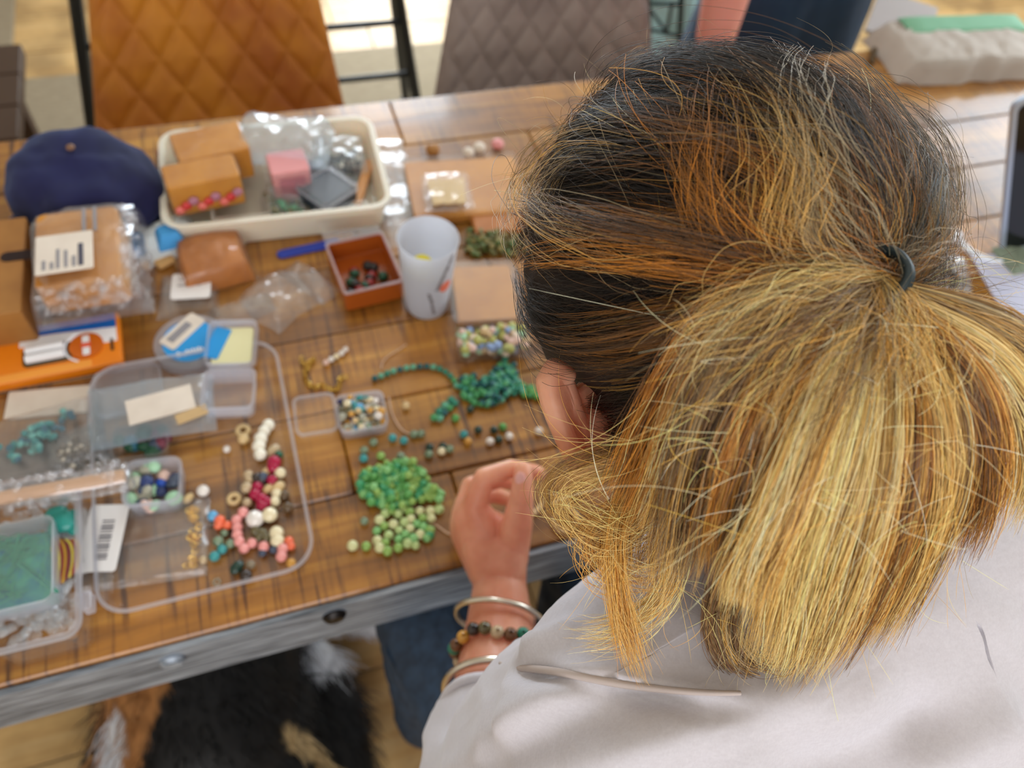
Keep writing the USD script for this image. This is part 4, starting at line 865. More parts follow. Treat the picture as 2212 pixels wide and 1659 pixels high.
rl = thing('bubble_roll', 'rolled bubble wrap lying along the far side of the organiser box', 'bubble wrap', (*T(95, 1062, TZ+.062)[:2], TZ+.052), ang((0, 1085), (190, 1050)))
part('roll', mv(tube([(-.075, 0, .012), (-.03, .002, .013), (.03, -.002, .013), (.072, 0, .012)], .0125, 14, 24)), M['bubble'], rl, smooth=True)
part('core', mv(tube([(-.070, 0, .012), (.066, 0, .012)], .006, 12, 8)), shade('roll_tan', (200, 156, 118), .6), rl)
part('bubbles', cat(*[mv(dome(.0038), (R_.uniform(-.07, .068), .0125*math.cos(a_), .012+.0125*math.sin(a_))) for a_ in [R_.uniform(-.3, 3.4) for k in range(64)]]), M['bubble'], rl, smooth=True, kind='stuff')

# ---------------------------------------------------------------- small open box of mixed beads
o, w, d, rz = fr((735, 938), (840, 922), (728, 858), TZ+.016)
mx = thing('bead_box', 'small open hinged clear box of mixed beads on the wood right of the tray', 'box', (*o, TZ+EPS), rz)
part('tub', open_box(w, d, .018, .008, .0018, .001, .0005), M['frost'], mx)
o2, w2, d2, rz2 = fr((640, 945), (732, 932), (622, 862), TZ+.008)
l2 = np.array([o2[0]-o[0], o2[1]-o[1]]); l2 = (l2[0]*math.cos(rz)+l2[1]*math.sin(rz), -l2[0]*math.sin(rz)+l2[1]*math.cos(rz))
part('lid', mv(open_box(w2, d2, .009, .008, .0018), (*l2, 0)), M['clear'], mx)
part('lid_rim', mv(loft([at_z(rrect(w2, d2, .008), .0078), at_z(rrect(w2+.001, d2+.001, .008), .0095), at_z(rrect(w2-.005, d2-.005, .006), .0095), at_z(rrect(w2-.005, d2-.005, .006), .0078)], False, False), (*l2, 0)), M['frost'], mx)
bead_fill('tiny mixed-colour beads filling the small open hinged box right of the tray', o, w*.95, d*.95, rz, TZ+.003, 110, .0042, [BD['amber'], shade('bead_stone', (170, 168, 150)), BD['teal'], shade('bead_navy_dark', (36, 30, 84)), BD['cream'], BD['sage'], BD['olive_clear'], BD['blue'], BD['pearl'], BD['tan']], .012, 9)

# ---------------------------------------------------------------- loose beads on the wood
def loose(px, py, rp, col, label, group=None, form='r', z0=TZ+EPS):
    r = rp*.83/1700; p = T(px, py, z0+r)
    m_ = mv(bead_mesh(r, n=12), (0, 0, r), rx=1.1+.4*math.sin(px), rz=py) if form == 'r' else mv(ico(r, 2, (1.2, .85, .8)), (0, 0, r*.8), rz=px)
    return single('bead', m_, BD[col] if isinstance(col, str) else col, label, 'bead', (p[0], p[1], z0), group=group, smooth=50)
GR = [shade('bead_leaf', (92, 160, 82), .25), shade('bead_emerald_light', (62, 152, 100), .25), shade('bead_apple', (144, 180, 92), .25), shade('bead_lettuce', (132, 190, 118), .25), shade('bead_pistachio', (184, 204, 136), .25), shade('bead_pale_lime', (214, 214, 160), .25)]
from shapely.geometry import Polygon, Point
def scatter(poly, n, sep, seed):
    R = random.Random(seed); pg = Polygon([(700+u/3.95, 880+v/3.95) for u, v in poly]); b = pg.bounds; out = []; tries = 0
    while len(out) < n and tries < 30000:
        tries += 1; q = (R.uniform(b[0], b[2]), R.uniform(b[1], b[3]))
        if pg.contains(Point(q)) and all((q[0]-o_[0])**2 + (q[1]-o_[1])**2 > sep*sep for o_ in out): out.append(q)
    return out
up_poly = [(490, 480), (760, 450), (870, 560), (880, 640), (1010, 740), (980, 790), (760, 800), (560, 870), (420, 830), (280, 720), (330, 560)]
lo_poly = [(470, 880), (760, 850), (1000, 850), (930, 1000), (890, 1110), (750, 1200), (560, 1240), (430, 1190), (450, 1050)]
R_ = random.Random(23)
for q in scatter(up_poly, 104, 9.5, 31):
    tx = (q[0]-770)/190
    c = GR[R_.choice([0, 1, 1, 3]) if R_.random() > tx*1.1 else R_.choice([0, 2, 2, 3])]
    loose(*q, R_.uniform(7.5, 9.5), c, 'green bead in the dense upper part of the loose green heap before the hand', 'dense green beads', z0=TZ+EPS+(R_.random() < .25)*.006)
for q in scatter(lo_poly, 48, 15.5, 37):
    loose(*q, R_.uniform(8.5, 10.5), GR[R_.choice([2, 2, 3, 4, 4, 5])], 'pale green bead in the looser lower part of the green heap', 'pale green beads')
P8 = lambda u, v: (700+u/3.95, 880+v/3.95)
P6 = lambda u, v: (560+u/3.16, 640+v/3.16)
loose(*P8(243, 1180), 10.8, GR[5], 'pale lime bead at the left foot of the green heap, apart from the rest')
loose(*P8(360, 1185), 9.5, GR[2], 'apple green bead in the gap left of the pale green beads')
loose(*P8(343, 970), 8.5, BD['sage'], 'grey-green bead just left of the green heap, halfway down')
loose(*P8(900, 1090), 9.8, GR[1], 'bright emerald bead at the lower right of the green heap')
loose(*P8(345, 575), 9, GR[1], 'bright emerald bead at the upper left corner of the green heap')
for u, v, c, lb in ((780, 997, 'sage', 'grey-green bead below the small open box, topmost of a slanted row'), (715, 1052, 'sage', 'grey-green bead, upper of a touching pair above the green heap'), (712, 1107, 'teal', 'dull teal bead, lower of a touching pair above the green heap'), (830, 1090, GR[2], 'light green bead alone just above the green heap'), (966, 1092, 'sage', 'small sage bead above the right half of the green heap'),
                    (910, 967, 'teal', 'teal bead right of the small open box'), (986, 985, 'teal', 'teal bead between the small box and the thread end'), (1057, 942, 'sage', 'sage bead at the end of the loose thread, left of its neighbour'), (1105, 938, 'sage', 'sage bead at the end of the loose thread, right of its neighbour'),
                    (1162, 1030, 'forest', 'dark green bead, uppermost in the small cluster above the hand'), (1158, 1077, 'sage', 'sage bead, lowest left in the small cluster above the hand'), (1252, 1025, 'forest', 'dark green bead, right in the small cluster above the hand'), (1246, 1058, 'cream', 'cream bead in the small cluster above the hand'), (1300, 1042, 'sage', 'sage bead, rightmost in the small cluster above the hand'),
                    (1396, 942, 'teal', 'teal bead at the left end of the loose row near the ear'), (1495, 912, 'forest', 'long dark green bead in the loose row near the ear'), (1424, 990, 'amber', 'amber bead under the loose row near the ear'), (1602, 912, 'forest', 'dark green bead, left of a pair right of the long dark one'), (1662, 892, GR[0], 'leaf green bead, right of a pair near the ear'), (1575, 992, 'pearl', 'pearly bead, left of the dark one near the ear'), (1636, 977, 'forest', 'dark green bead between two pearly beads near the ear'), (1707, 957, 'pearl', 'large pearly bead right of the dark one near the ear'), (1440, 772, 'forest', 'dark bead just under the turquoise bead pile'), (1340, 832, GR[0], 'leaf green bead under the left end of the turquoise pile'), (1910, 920, 'pearl', 'pearly bead beside the ear, nearest to the earlobe'), (1000, 747, 'tan', 'tan star-shaped bead alone right of the small open box')):
    loose(*P6(u, v), 9.2, c, lb)

# turquoise strand and pile
TQ = [shade('bead_turq', (44, 132, 108), .3), shade('bead_turq_dark', (24, 92, 96), .3), shade('bead_turq_green', (70, 150, 92), .3), shade('bead_turq_light', (96, 170, 140), .3)]
def strand(name, label, path, r, cols, seed, cat_='beads'):
    R = random.Random(seed); pts = spline([T(*P6(u, v), TZ+EPS+r) for u, v in path], 300)
    s = np.r_[0, np.cumsum(np.linalg.norm(np.diff(pts, axis=0), axis=1))]; t = thing(name, label, cat_)
    for k in range(int(s[-1]/(2.02*r))):
        p = np.array([np.interp((k+.5)*2.02*r, s, pts[:, a]) for a in range(3)]); q = np.array([np.interp((k+.5)*2.02*r+.001, s, pts[:, a]) for a in range(3)])
        part('bead', mv(mv(bead_mesh(r*R.uniform(.93, 1.0), n=12), ry=math.pi/2), p, rz=math.atan2(q[1]-p[1], q[0]-p[0])), cols[R.randrange(len(cols))], t, smooth=50)
    part('string', tube(pts[::6], .0004, 5), M['thread'], t)
    return t
strand('bead_strand', 'curved strand of small turquoise-green beads between the cup and the ear', [(765, 566), (830, 545), (900, 516), (1000, 490), (1100, 478), (1200, 485), (1280, 522), (1330, 575), (1352, 640)], .0037, TQ, 3)
strand('bead_strand', 'short double-thick strand of teal beads slanting down below the turquoise pile', [(1330, 690), (1270, 745), (1215, 800), (1175, 862)], .0048, TQ, 4)
strand('bead_strand', 'second short teal strand lying right beside the slanting one', [(1352, 712), (1300, 762), (1250, 812), (1215, 868)], .0042, TQ, 6)
pile('bead_pile', 'pile of turquoise and green beads left of the ear', 'beads', [P6(*q) for q in ((1370, 570), (1450, 560), (1560, 560), (1650, 478), (1725, 490), (1765, 600), (1840, 640), (1765, 700), (1690, 730), (1560, 765), (1440, 745), (1370, 690))], 118, .0040, TQ, z0=TZ+EPS, heap=.012, seed=8)
pile('bead_pile', 'few leaf green beads trailing from the turquoise pile towards the ear', 'beads', [P6(*q) for q in ((1790, 620), (1930, 640), (1960, 700), (1800, 700))], 16, .0040, [GR[0], TQ[2]], z0=TZ+EPS, seed=9)
for k, (u, v) in enumerate(((1678, 428), (1735, 468), (1680, 470))): loose(*P6(u, v), 8.6, TQ[k % 4], 'turquoise-green bead above the upper end of the turquoise pile', 'beads above the turquoise pile')
# gold chain bits and the pale tube beads
R_ = random.Random(41)
gs = thing('gold_chain', 'scattered thin gold chain on the wood right of the hinged box', 'chain')
gp = [P6(u, v) for u, v in ((290, 420), (330, 460), (370, 430), (320, 500), (315, 560), (335, 600), (380, 620), (430, 610), (520, 640), (545, 600), (545, 570), (590, 550))]
pts = spline([T(*q, TZ+EPS+.0018) for q in gp], 60)
for k in range(60): part('link', mv(torus(.0024, .0006, 8, 5), pts[k] + [R_.uniform(-.001, .001), R_.uniform(-.001, .001), 0], rx=R_.uniform(-.9, .9), rz=R_.uniform(0, 3)), M['brass'], gs)
strand('bead_strand', 'short strand of pale pink and cream tube beads on the wood behind the gold chain', [(440, 465), (500, 425), (560, 390), (605, 320)], .0034, [BD['cream'], BD['pearl'], shade('bead_blush', (224, 190, 176))], 12)
# threads
def cord(name, label, px, r, m, lift=.0, cat_='thread'):
    pts = spline([T(*q, TZ+EPS+r+lift) for q in px], 60); return single(name, tube(pts, r, 6), m, label, cat_, smooth=True)
cord('thread', 'pale thread curving from the turquoise strand up to the cup', [P6(*q) for q in ((835, 500), (850, 440), (910, 390), (1000, 330))], .0009, M['thread'])
cord('thread', 'pale thread looping from the small open box to the two sage beads', [P6(*q) for q in ((885, 690), (900, 780), (940, 870), (990, 925), (1050, 940))], .0011, M['thread'])
cord('thread', 'pale thread end sticking out beside the green heap towards the wrist', [P8(*q) for q in ((870, 1000), (960, 1010), (1030, 1060), (1120, 1085))], .0011, M['thread'])
yl = thing('yarn_loop', 'cream yarn tied in a loop on the table beside the thumb, under the hair', 'yarn')
yp = [T(*q, TZ+.004) for q in ((1145, 1112), (1170, 1092), (1200, 1072), (1208, 1100), (1196, 1128), (1210, 1146), (1236, 1140), (1246, 1120), (1225, 1096), (1198, 1088), (1222, 1076), (1250, 1068))]
part('strand', tube(yp, .0028, 8, 80), M['yarn'], yl, smooth=True)

# ---------------------------------------------------------------- right end of the table
o, w, d, rz = fr((2098, 578+4), (2420, 578), (2080, 420), TZ+.002)
o = T(2160, 700, TZ); ps = single('paper_sheet', mv(rbox(.30, .21, .003, .002, .0008), (0, 0, 0)), M['sheet'], 'lavender-white paper sheets behind the ponytail, on the table right of the head', 'paper', (T(2098, 578, TZ)[0]+.135, T(2098, 578, TZ)[1]-.115, TZ+EPS), ang((2098, 580), (2212, 580)))
single('film_bag', pillow(.07, .10, .014, .006, 121, edge=.3, wob=.01), M['bag_blue'], 'bluish crumpled film between the head and the paper sheets', 'bag', (*T(2040, 600, TZ+.006)[:2], TZ+.0045), -.5)
single('hair_clip', mv(torus(.010, .004, 20, 8), (0, 0, .004)), M['elastic'], 'dark green-black ring lying on the paper beside the hair', 'ring', (*T(2046, 603, TZ+.02)[:2], TZ+.019))
tb_ = thing('tablet', 'black-screened tablet with a pale rim, propped up at the right edge', 'tablet')
A0, A1 = T(2162, 548, TZ+.004), Cz(2186, 222, 0)   # foot of the left edge on the table
b0 = T(2158, 548, TZ+.003); ry_ = ray(2186, 222); tt = (b0[1] + .035)/ry_[1]; b1 = EYE + ry_*tt
upv = b1 - b0; Ht = np.linalg.norm(upv); upv /= Ht; sdv = np.array([.93, -.36, 0.0]); sdv -= upv*(sdv@upv); sdv /= np.linalg.norm(sdv); nv = np.cross(sdv, upv)
def frame_mesh(m, o_, ex, ey, ez): v, f = m; return o_ + v[:, :1]*ex + v[:, 1:2]*ey + v[:, 2:]*ez, f
part('body', frame_mesh(mv(rbox(.25, Ht, .008, .014, .002, 7), (.125, Ht/2, -.008)), b0, sdv, upv, nv), shade('tablet_rim', (176, 188, 206), .3, metallic=.6), tb_)
part('screen', frame_mesh(mv(rbox(.236, Ht-.014, .0014, .010, .0004, 7), (.125, Ht/2, -.0002)), b0, sdv, upv, nv), M['screen'], tb_)
part('stand', tube([b0 + sdv*.12 + upv*Ht*.6 - nv*.008, b0 + sdv*.12 + [.02, .13, 0]], .005, 8), M['dark_grey'], tb_)
cb = thing('cable', 'white charging cable with a round plug end, in front of the tablet', 'cable')
part('lead', tube([T(*q, z) for q, z in (((2066, 512), TZ+.006), ((2100, 545), TZ+.005), ((2140, 562), TZ+.004), ((2175, 565), TZ+.004), ((2230, 590), TZ+.006))], .0042, 10, 40), M['cable'], cb, smooth=True)
part('plug', mv(ico(.011, 3, (1, .9, .8)), T(2061, 510, TZ+.009)), M['white_gloss'], cb, smooth=True)
gd = single('cloth_scrap', pillow(.06, .05, .018, .005, 131, edge=.4), shade('grey_green_cloth', (128, 140, 120), .8), 'small grey-green cloth scrap at the right edge under the tablet', 'cloth', (*T(2205, 555, TZ+.008)[:2], TZ+.0045))
bg = thing('tote_bag', 'pale grey-beige canvas bag lying flat at the far right corner of the table', 'bag', (*T(2070, 104, TZ+.02)[:2], TZ+EPS), -.1)
part('body', pillow(.29, .135, .045, .006, 141, edge=.14, wob=.012, nx=40, ny=26), M['bag_cloth'], bg, smooth=True)
part('green_print', mv(pillow(.24, .05, .006, .001, 142, edge=.2), (.02, .035, .040)), M['bag_green'], bg, smooth=True)
bk = single('booklet', rbox(.11, .16, .006, .002, .001), shade('booklet_grey', (176, 168, 166), .6), 'grey booklet with a blue edge behind the canvas bag', 'booklet', (*T(1948, 42, TZ+.004)[:2], TZ+EPS), -.75)
single('strap', tube([T(*q, TZ+.006) for q in ((1962, 52), (1935, 66), (1906, 88), (1888, 112), (1884, 135))], .0045, 8, 30), shade('strap_brown', (84, 66, 34), .6), 'dark brown strap curling along the left side of the canvas bag', 'strap', smooth=True)
# ---------------------------------------------------------------- the seated woman
def unit(v): v = np.asarray(v, float); return v/np.linalg.norm(v)
HB = unit(RCW @ np.array([.33, .22, -.92])); HF = -HB                      # back of the head towards the hair tie; face direction
HL = RCW @ np.array([-.895, .247, -.368]); HL = unit(HL - HF*(HL@HF)); HU = np.cross(HF, HL)
H0 = Cz(1560, 600, .395)                                                  # middle of the skull
def hp(f, l, u): return H0 + HF*f + HL*l + HU*u
def S(p, r): return (*p, r)
C7 = np.array([.28, .09, 1.11])
SHL, SHR = np.array([.125, .055, 1.05]), np.array([.44, .09, 1.07])
WR = Cz(1080, 1262, .72); EL = Cz(1072, 1735, .55)
HIPL, HIPR, KNL, KNR = np.array([.20, -.06, .545]), np.array([.37, -.06, .545]), np.array([.092, .285, .575]), np.array([.31, .325, .575])
ANL, ANR = np.array([.085, .27, .10]), np.array([.31, .27, .10])
K = lambda px, py, c, r: S(Cz(px, py, c), r)

def left_hand():
    W = K(1080, 1262, .720, .0215)
    bones = [hull(S(WR, .024), K(1048, 1185, .712, .021), K(1092, 1190, .708, .020))]
    # palm: wrist to the four knuckles
    kn = [K(1024, 1092, .700, .0115), K(1003, 1108, .712, .0115), K(996, 1130, .726, .0108), K(996, 1156, .740, .0098)]
    bones += [hull(K(1062, 1230, .722, .019), K(1090, 1215, .718, .018), kn[0], kn[1]), hull(K(1055, 1232, .724, .018), kn[1], kn[2]), hull(K(1050, 1235, .730, .017), kn[2], kn[3]), hull(K(1060, 1180, .722, .016), K(1090, 1190, .72, .016), kn[0], kn[2])]
    f = [[kn[0], K(1046, 1032, .690, .0092), K(1104, 1012, .694, .0082), K(1158, 1020, .704, .0068), K(1165, 1023, .706, .0062)],
         [kn[1], K(1018, 1050, .716, .0094), K(1082, 1034, .728, .0084), K(1128, 1046, .736, .0070)],
         [kn[2], K(1008, 1080, .742, .0090), K(1066, 1068, .756, .0080), K(1112, 1082, .758, .0068)],
         [kn[3], K(1004, 1118, .760, .0078), K(1050, 1110, .772, .0070), K(1086, 1124, .770, .0060)]]
    for c in f: bones += chain(c)
    th = [K(1098, 1205, .715, .0185), K(1118, 1130, .694, .0135), K(1127, 1072, .682, .0105), K(1130, 1028, .684, .0085), K(1130, 1014, .686, .0072)]
    bones += chain(th) + [hull(th[0], th[1], kn[0])][:0]
    bones += [hull(K(1092, 1175, .712, .013), K(1060, 1130, .712, .010), K(1108, 1150, .702, .012))]
    return union(bones)
def plain_hand(wr, d, n, th, s=1.0):
    """A relaxed, slightly curled hand: from the wrist along d, palm facing n, thumb on the th side."""
    d, n, th = unit(d), unit(n), unit(th); P = lambda a, b, c, r: S(wr + s*(d*a + th*b + n*c), r*s)
    bones = [hull(P(0, 0, 0, .022), P(.03, .014, 0, .018), P(.03, -.016, 0, .017)), hull(P(.03, .014, 0, .018), P(.03, -.016, 0, .017), P(.078, .026, 0, .011), P(.074, -.024, 0, .0105))]
    for k, (y_, l_, r_) in enumerate(((.027, .042, .0092), (.010, .046, .0094), (-.008, .042, .009), (-.024, .033, .0080))):
        a = .078 - .003*abs(k-1)
        bones += chain([P(a, y_, 0, r_*1.15), P(a + l_*.8, y_*1.05, .010, r_), P(a + l_*1.15, y_*1.08, .034, r_*.9), P(a + l_*1.1, y_*1.08, .054, r_*.78)])
    bones += chain([P(.016, .018, .006, .016), P(.050, .044, .018, .0118), P(.076, .050, .030, .0100), P(.096, .046, .036, .0080)])
    return union(bones)

skin = []
# head
skin += [hull(S(hp(.022, 0, .012), .071), S(hp(-.026, 0, .014), .073)), hull(S(hp(.035, 0, -.02), .062), S(hp(.040, 0, -.062), .046), S(hp(-.01, 0, -.03), .060)), hull(S(hp(.052, 0, -.072), .030), S(hp(.072, 0, -.094), .016), S(hp(.02, .038, -.06), .018), S(hp(.02, -.038, -.06), .018)),
         hull(S(hp(.088, 0, .004), .009), S(hp(.112, 0, -.034), .0085), S(hp(.092, .014, -.036), .007), S(hp(.092, -.014, -.036), .007)), hull(S(hp(.083, .03, .016), .014), S(hp(.083, -.03, .016), .014)),
         hull(S(hp(.094, .018, -.060), .0055), S(hp(.102, 0, -.058), .007), S(hp(.094, -.018, -.060), .0055)), hull(S(hp(.092, .016, -.070), .006), S(hp(.099, 0, -.070), .0075), S(hp(.092, -.016, -.070), .006)),
         hull(S(hp(.066, .040, -.03), .022), S(hp(.03, .05, -.035), .02)), hull(S(hp(.066, -.040, -.03), .022), S(hp(.03, -.05, -.035), .02))]
skin += chain([S(hp(-.02, 0, -.045), .050), S(C7 + [-.02, .035, -.005], .052), S(C7 + [0, -.01, -.05], .075)])
# left ear as the photograph shows it from behind; right ear mirrored
def ear(side):
    if side > 0:
        q = [K(1222, 812, .368, .0050), K(1198, 800, .366, .0058), K(1186, 826, .366, .0062), K(1194, 872, .367, .0058), K(1212, 922, .368, .0054), K(1234, 968, .369, .0056), K(1246, 986, .370, .0062)]
        bones = chain(q)
        bones += [hull(K(1222, 822, .371, .0040), K(1240, 880, .373, .0048), K(1257, 940, .375, .0052), K(1254, 972, .375, .0050)), hull(q[2], q[3], K(1230, 850, .372, .0028), K(1236, 880, .373, .0028)), hull(q[3], q[4], q[5], K(1248, 930, .373, .003)),
                  hull(K(1268, 930, .378, .0065), S(hp(.004, .060, -.044), .012), K(1270, 962, .380, .0055)), hull(K(1246, 870, .376, .0045), S(hp(.004, .060, -.03), .010)), hull(q[-1], K(1258, 984, .374, .0052))]
        return bones
    e = lambda f, l, u, r: S(hp(f, -l, u), r)
    q = [e(.006, .078, -.004, .005), e(-.012, .088, .006, .0055), e(-.020, .092, -.014, .0055), e(-.014, .088, -.036, .005), e(.0, .080, -.056, .006)]
    return chain(q) + [hull(e(.0, .070, -.01, .012), e(.0, .070, -.045, .010), q[2], q[3])]
skin += ear(1) + ear(-1)
# torso, arms, legs
skin += [hull(S(SHL, .05), S(SHR, .05), S(C7 + [0, -.0, -.06], .075), S([.28, .05, .95], .105)), hull(S([.28, .04, .95], .11), S([.28, -.05, .74], .11)), hull(S([.28, -.05, .74], .11), S(HIPL, .10), S(HIPR, .10))]
skin += chain([S(SHL, .05), S((SHL+EL)/2, .045), S(EL, .040), S(EL + (WR-EL)*.35, .0385), S(EL + (WR-EL)*.75, .029), S(WR, .0245)])
ER, WRR = np.array([.53, .22, .86]), np.array([.40, .40, .815])
skin += chain([S(SHR, .05), S((SHR+ER)/2, .045), S(ER, .040), S(ER + (WRR-ER)*.35, .037), S(WRR, .0245)])
for h_, k_, a_ in ((HIPL, KNL, ANL), (HIPR, KNR, ANR)):
    skin += chain([S(h_, .09), S(k_, .058), S(k_*.6 + a_*.4 - [0, .012, 0], .05), S(a_, .036)]) + chain([S(a_, .036), S(a_ + [-.005, .09, -.055], .028), S(a_ + [-.008, .15, -.066], .022)])
body = union(skin).refine_to_length(.0085)
hand = left_hand().refine_to_length(.0030)
hand_r = plain_hand(WRR, [-.75, .55, -.25], [.1, -.2, -1], [-.55, -.8, .1]).refine_to_length(.0045)
body = tri(body + hand + hand_r)
trimesh.smoothing.filter_taubin(body, .5, .53, iterations=8)
woman = thing('person', 'woman with messy blond ponytail and pale linen blouse, seated at the table threading beads', 'person')
wbody = part('body', (np.array(body.vertices), np.array(body.faces)), M['skin'], woman, smooth=True)
# nails of the hand in view
def nail(px, py, c, ax_px, l_, w_):
    p = Cz(px, py, c); a = unit(Cz(*ax_px, c) - p); n = unit(EYE - p); b = np.cross(n, a); n = np.cross(a, b)
    v, f = ico(1, 2); return p + v[:, :1]*a*l_ + v[:, 1:2]*b*w_ + v[:, 2:]*n*.0014, f
part('fingernail', nail(1124, 1034, .6755, (1124, 1000), .0058, .0048), M['nail'], wbody, smooth=True, label='thumbnail')
for sx in (-1, 1):
    part('eye', (lambda v, f: (v + hp(.078, sx*.031, -.004), f))(*ico(.0115, 3)), M['white_gloss'], wbody, smooth=True)

# clothes
def trimmed(man, p, n):
    """Keeps the side of the plane through p that n points to."""
    n = unit(n); return man.trim_by_plane(tuple(n), float(np.dot(n, p)))
Q = EL + (WR-EL)*.34; QR = ER + (WRR-ER)*.40
dL, dR = unit(WR-EL), unit(WRR-ER)
slL = union([hull(S(SHL + [0, 0, -.005], .066), S((SHL+EL)/2, .060), S(EL, .054)), trimmed(hull(S(EL, .054), S(Q + dL*.05, .050)), Q, -dL)])
slR = union([hull(S(SHR + [0, 0, -.005], .068), S((SHR+ER)/2, .066), S(ER, .060)), trimmed(hull(S(ER, .060), S(QR + dR*.05, .052)), QR, -dR)])
web = [hull(S(h_, .062), S(h_ + (e_-h_)*.38, .050), S([.28 + .02*k_, .0, .93], .10)) for h_, e_, k_ in ((SHL, EL, -1), (SHR, ER, 1))]
tors = union(web + [hull(S(SHL, .066), S(SHR, .066), S(C7 + [-.005, -.01, -.035], .080), S([.28, .07, .96], .125), S([.28, -.01, .97], .12)), hull(S([.28, .06, .96], .128), S([.28, -.02, .96], .128), S([.28, -.055, .72], .155)), trimmed(hull(S([.28, -.055, .72], .155), S([.28, -.07, .45], .185)), [0, 0, .475], [0, 0, 1])])
blouse = union([tors, slL, slR])
for a_, b_ in ((EL + dL*.02, WR), (ER + dR*.02, WRR)): blouse = blouse - hull(S(a_, .041), S(b_, .044))
blouse = blouse - hull(S(C7 + [-.03, .05, .02], .060), S(hp(-.02, 0, -.05), .058))       # neckline
bl_ = tri(blouse.refine_to_length(.0075)); trimesh.smoothing.filter_taubin(bl_, .5, .53, iterations=26)
bl_ = bl_.subdivide()
V = np.array(bl_.vertices); Fc = np.array(bl_.faces); Nn = np.array(bl_.vertex_normals)
def hit(px, py):
    """Where the sight line through a pixel first meets the blouse."""
    d = ray(px, py); a, b, c = V[Fc[:, 0]], V[Fc[:, 1]], V[Fc[:, 2]]
    e1, e2 = b-a, c-a; h = np.cross(d, e2); det = (e1*h).sum(1); ok = abs(det) > 1e-14; inv = np.where(ok, 1/np.where(ok, det, 1), 0)
    s = EYE - a; u = (s*h).sum(1)*inv; q = np.cross(s, e1); v = (q@d)*inv; t_ = (e2*q).sum(1)*inv
    good = ok & (u >= 0) & (v >= 0) & (u+v <= 1) & (t_ > .02)
    return EYE + d*t_[good].min() if good.any() else None
disp = np.zeros(len(V))
def fold(pxs, height, width, asym=0.0):
    global disp
    pts = [hit(*p) for p in pxs]; pts = [p for p in pts if p is not None]
    if len(pts) < 2: return
    P = spline(pts, 40); best = np.full(len(V), 9.0); tt = np.zeros(len(V))
    for k in range(40):
        dd = np.linalg.norm(V - P[k], axis=1); m = dd < best; best[m] = dd[m]; tt[m] = k/39
    disp += FS*height*np.exp(-(best/width)**2)*np.clip(np.sin(np.pi*np.clip(tt, .02, .98))*1.6, 0, 1)
FS = 1.5
fold([(1075, 1430), (1180, 1448), (1300, 1468), (1450, 1492), (1620, 1492)], .0045, .0035); fold([(1090, 1446), (1190, 1464), (1310, 1486), (1450, 1510), (1620, 1512)], -.0050, .0045)
fold([(960, 1640), (1146, 1545), (1300, 1492), (1420, 1470)], .006, .009); fold([(1020, 1655), (1160, 1590), (1330, 1540), (1500, 1520)], -.006, .010)
fold([(1200, 1650), (1400, 1590), (1620, 1520), (1850, 1420)], .006, .012); fold([(1500, 1650), (1750, 1570), (1960, 1460)], .006, .016)
fold([(1600, 1655), (1850, 1600), (2060, 1510)], -.005, .014); fold([(1130, 1400), (1200, 1380), (1270, 1350)], .004, .006); fold([(1900, 1659), (2080, 1600), (2205, 1520)], .006, .014)
q3 = V*np.array([9, 9, 22.0]); disp += (meshkit.fbm(q3, 2, 5) - .5)*.012 - np.abs(meshkit.fbm((V @ np.array([[.8, .6, 0], [-.6, .8, 0], [0, 0, 1]]))*np.array([7, 30, 12.0]) + 3, 2, 9) - .5)*.016 + .004
V = V + Nn*disp[:, None]
_t = trimesh.Trimesh(V, Fc, process=False); trimesh.smoothing.filter_taubin(_t, .5, .53, iterations=6); V = np.array(_t.vertices)
bls = part('blouse', (V, Fc), M['linen'], woman, smooth=True)
sm = [hit(*p) for p in ((1080, 1432), (1140, 1444), (1230, 1456), (1320, 1474), (1420, 1488), (1520, 1496), (1600, 1497))]
part('seam', tube([p + (EYE-p)*.002 for p in spline([p for p in sm if p is not None], 60)], .0019*np.sin(np.pi*np.linspace(.06, .94, 60))**.4, 8), shade('seam_linen', (188, 174, 168), .85), bls, smooth=True)
# rolled hems at the cuffs
def ring(c, n, r, thick, m, wob=.0, seg=60):
    n = unit(n); a = unit(np.cross(n, [0, 0, 1.0])); b = np.cross(n, a); th = np.linspace(0, 2*np.pi, seg, endpoint=False)
    rr = r*(1 + wob*np.sin(3*th + 1) + wob*.6*np.sin(5*th))
    return tube([c + (a*math.cos(t_) + b*math.sin(t_))*r_ for t_, r_ in zip(th, rr)], thick, 8, closed=True)
part('cuff', ring(Q - dL*.004, dL, .050, .0038, None, .05), M['linen'], woman, smooth=True); part('cuff', ring(QR - dR*.004, dR, .050, .0042, None, .05), M['linen'], woman, smooth=True)
part('collar', tube([C7 + [-.03, .05, .0] + (np.array([1, 0, 0])*math.cos(t_)*.066 + unit([0, .55, .75])*math.sin(t_)*.062) + [0, -.02, .012*math.cos(2*t_)] for t_ in np.linspace(0, 2*np.pi, 50, endpoint=False)], .006, 8, closed=True), M['linen'], woman, smooth=True)
jn = []
for h_, k_, a_ in ((HIPL, KNL, ANL), (HIPR, KNR, ANR)): jn += chain([S(h_, .098), S(k_, .066), S(k_*.6 + a_*.4 - [0, .012, 0], .058), S(a_ + [0, 0, .015], .047)])
jn += [hull(S(HIPL, .10), S(HIPR, .10), S([.28, -.06, .66], .115))]
jt = soft(union(jn), .012, 10); jv = np.array(jt.vertices) + np.array(jt.vertex_normals)*((meshkit.fbm(np.array(jt.vertices)*np.array([20, 20, 34]), 3, 8) - .5)*.012)[:, None]
part('jeans', (jv, np.array(jt.faces)), M['denim'], woman, smooth=True)
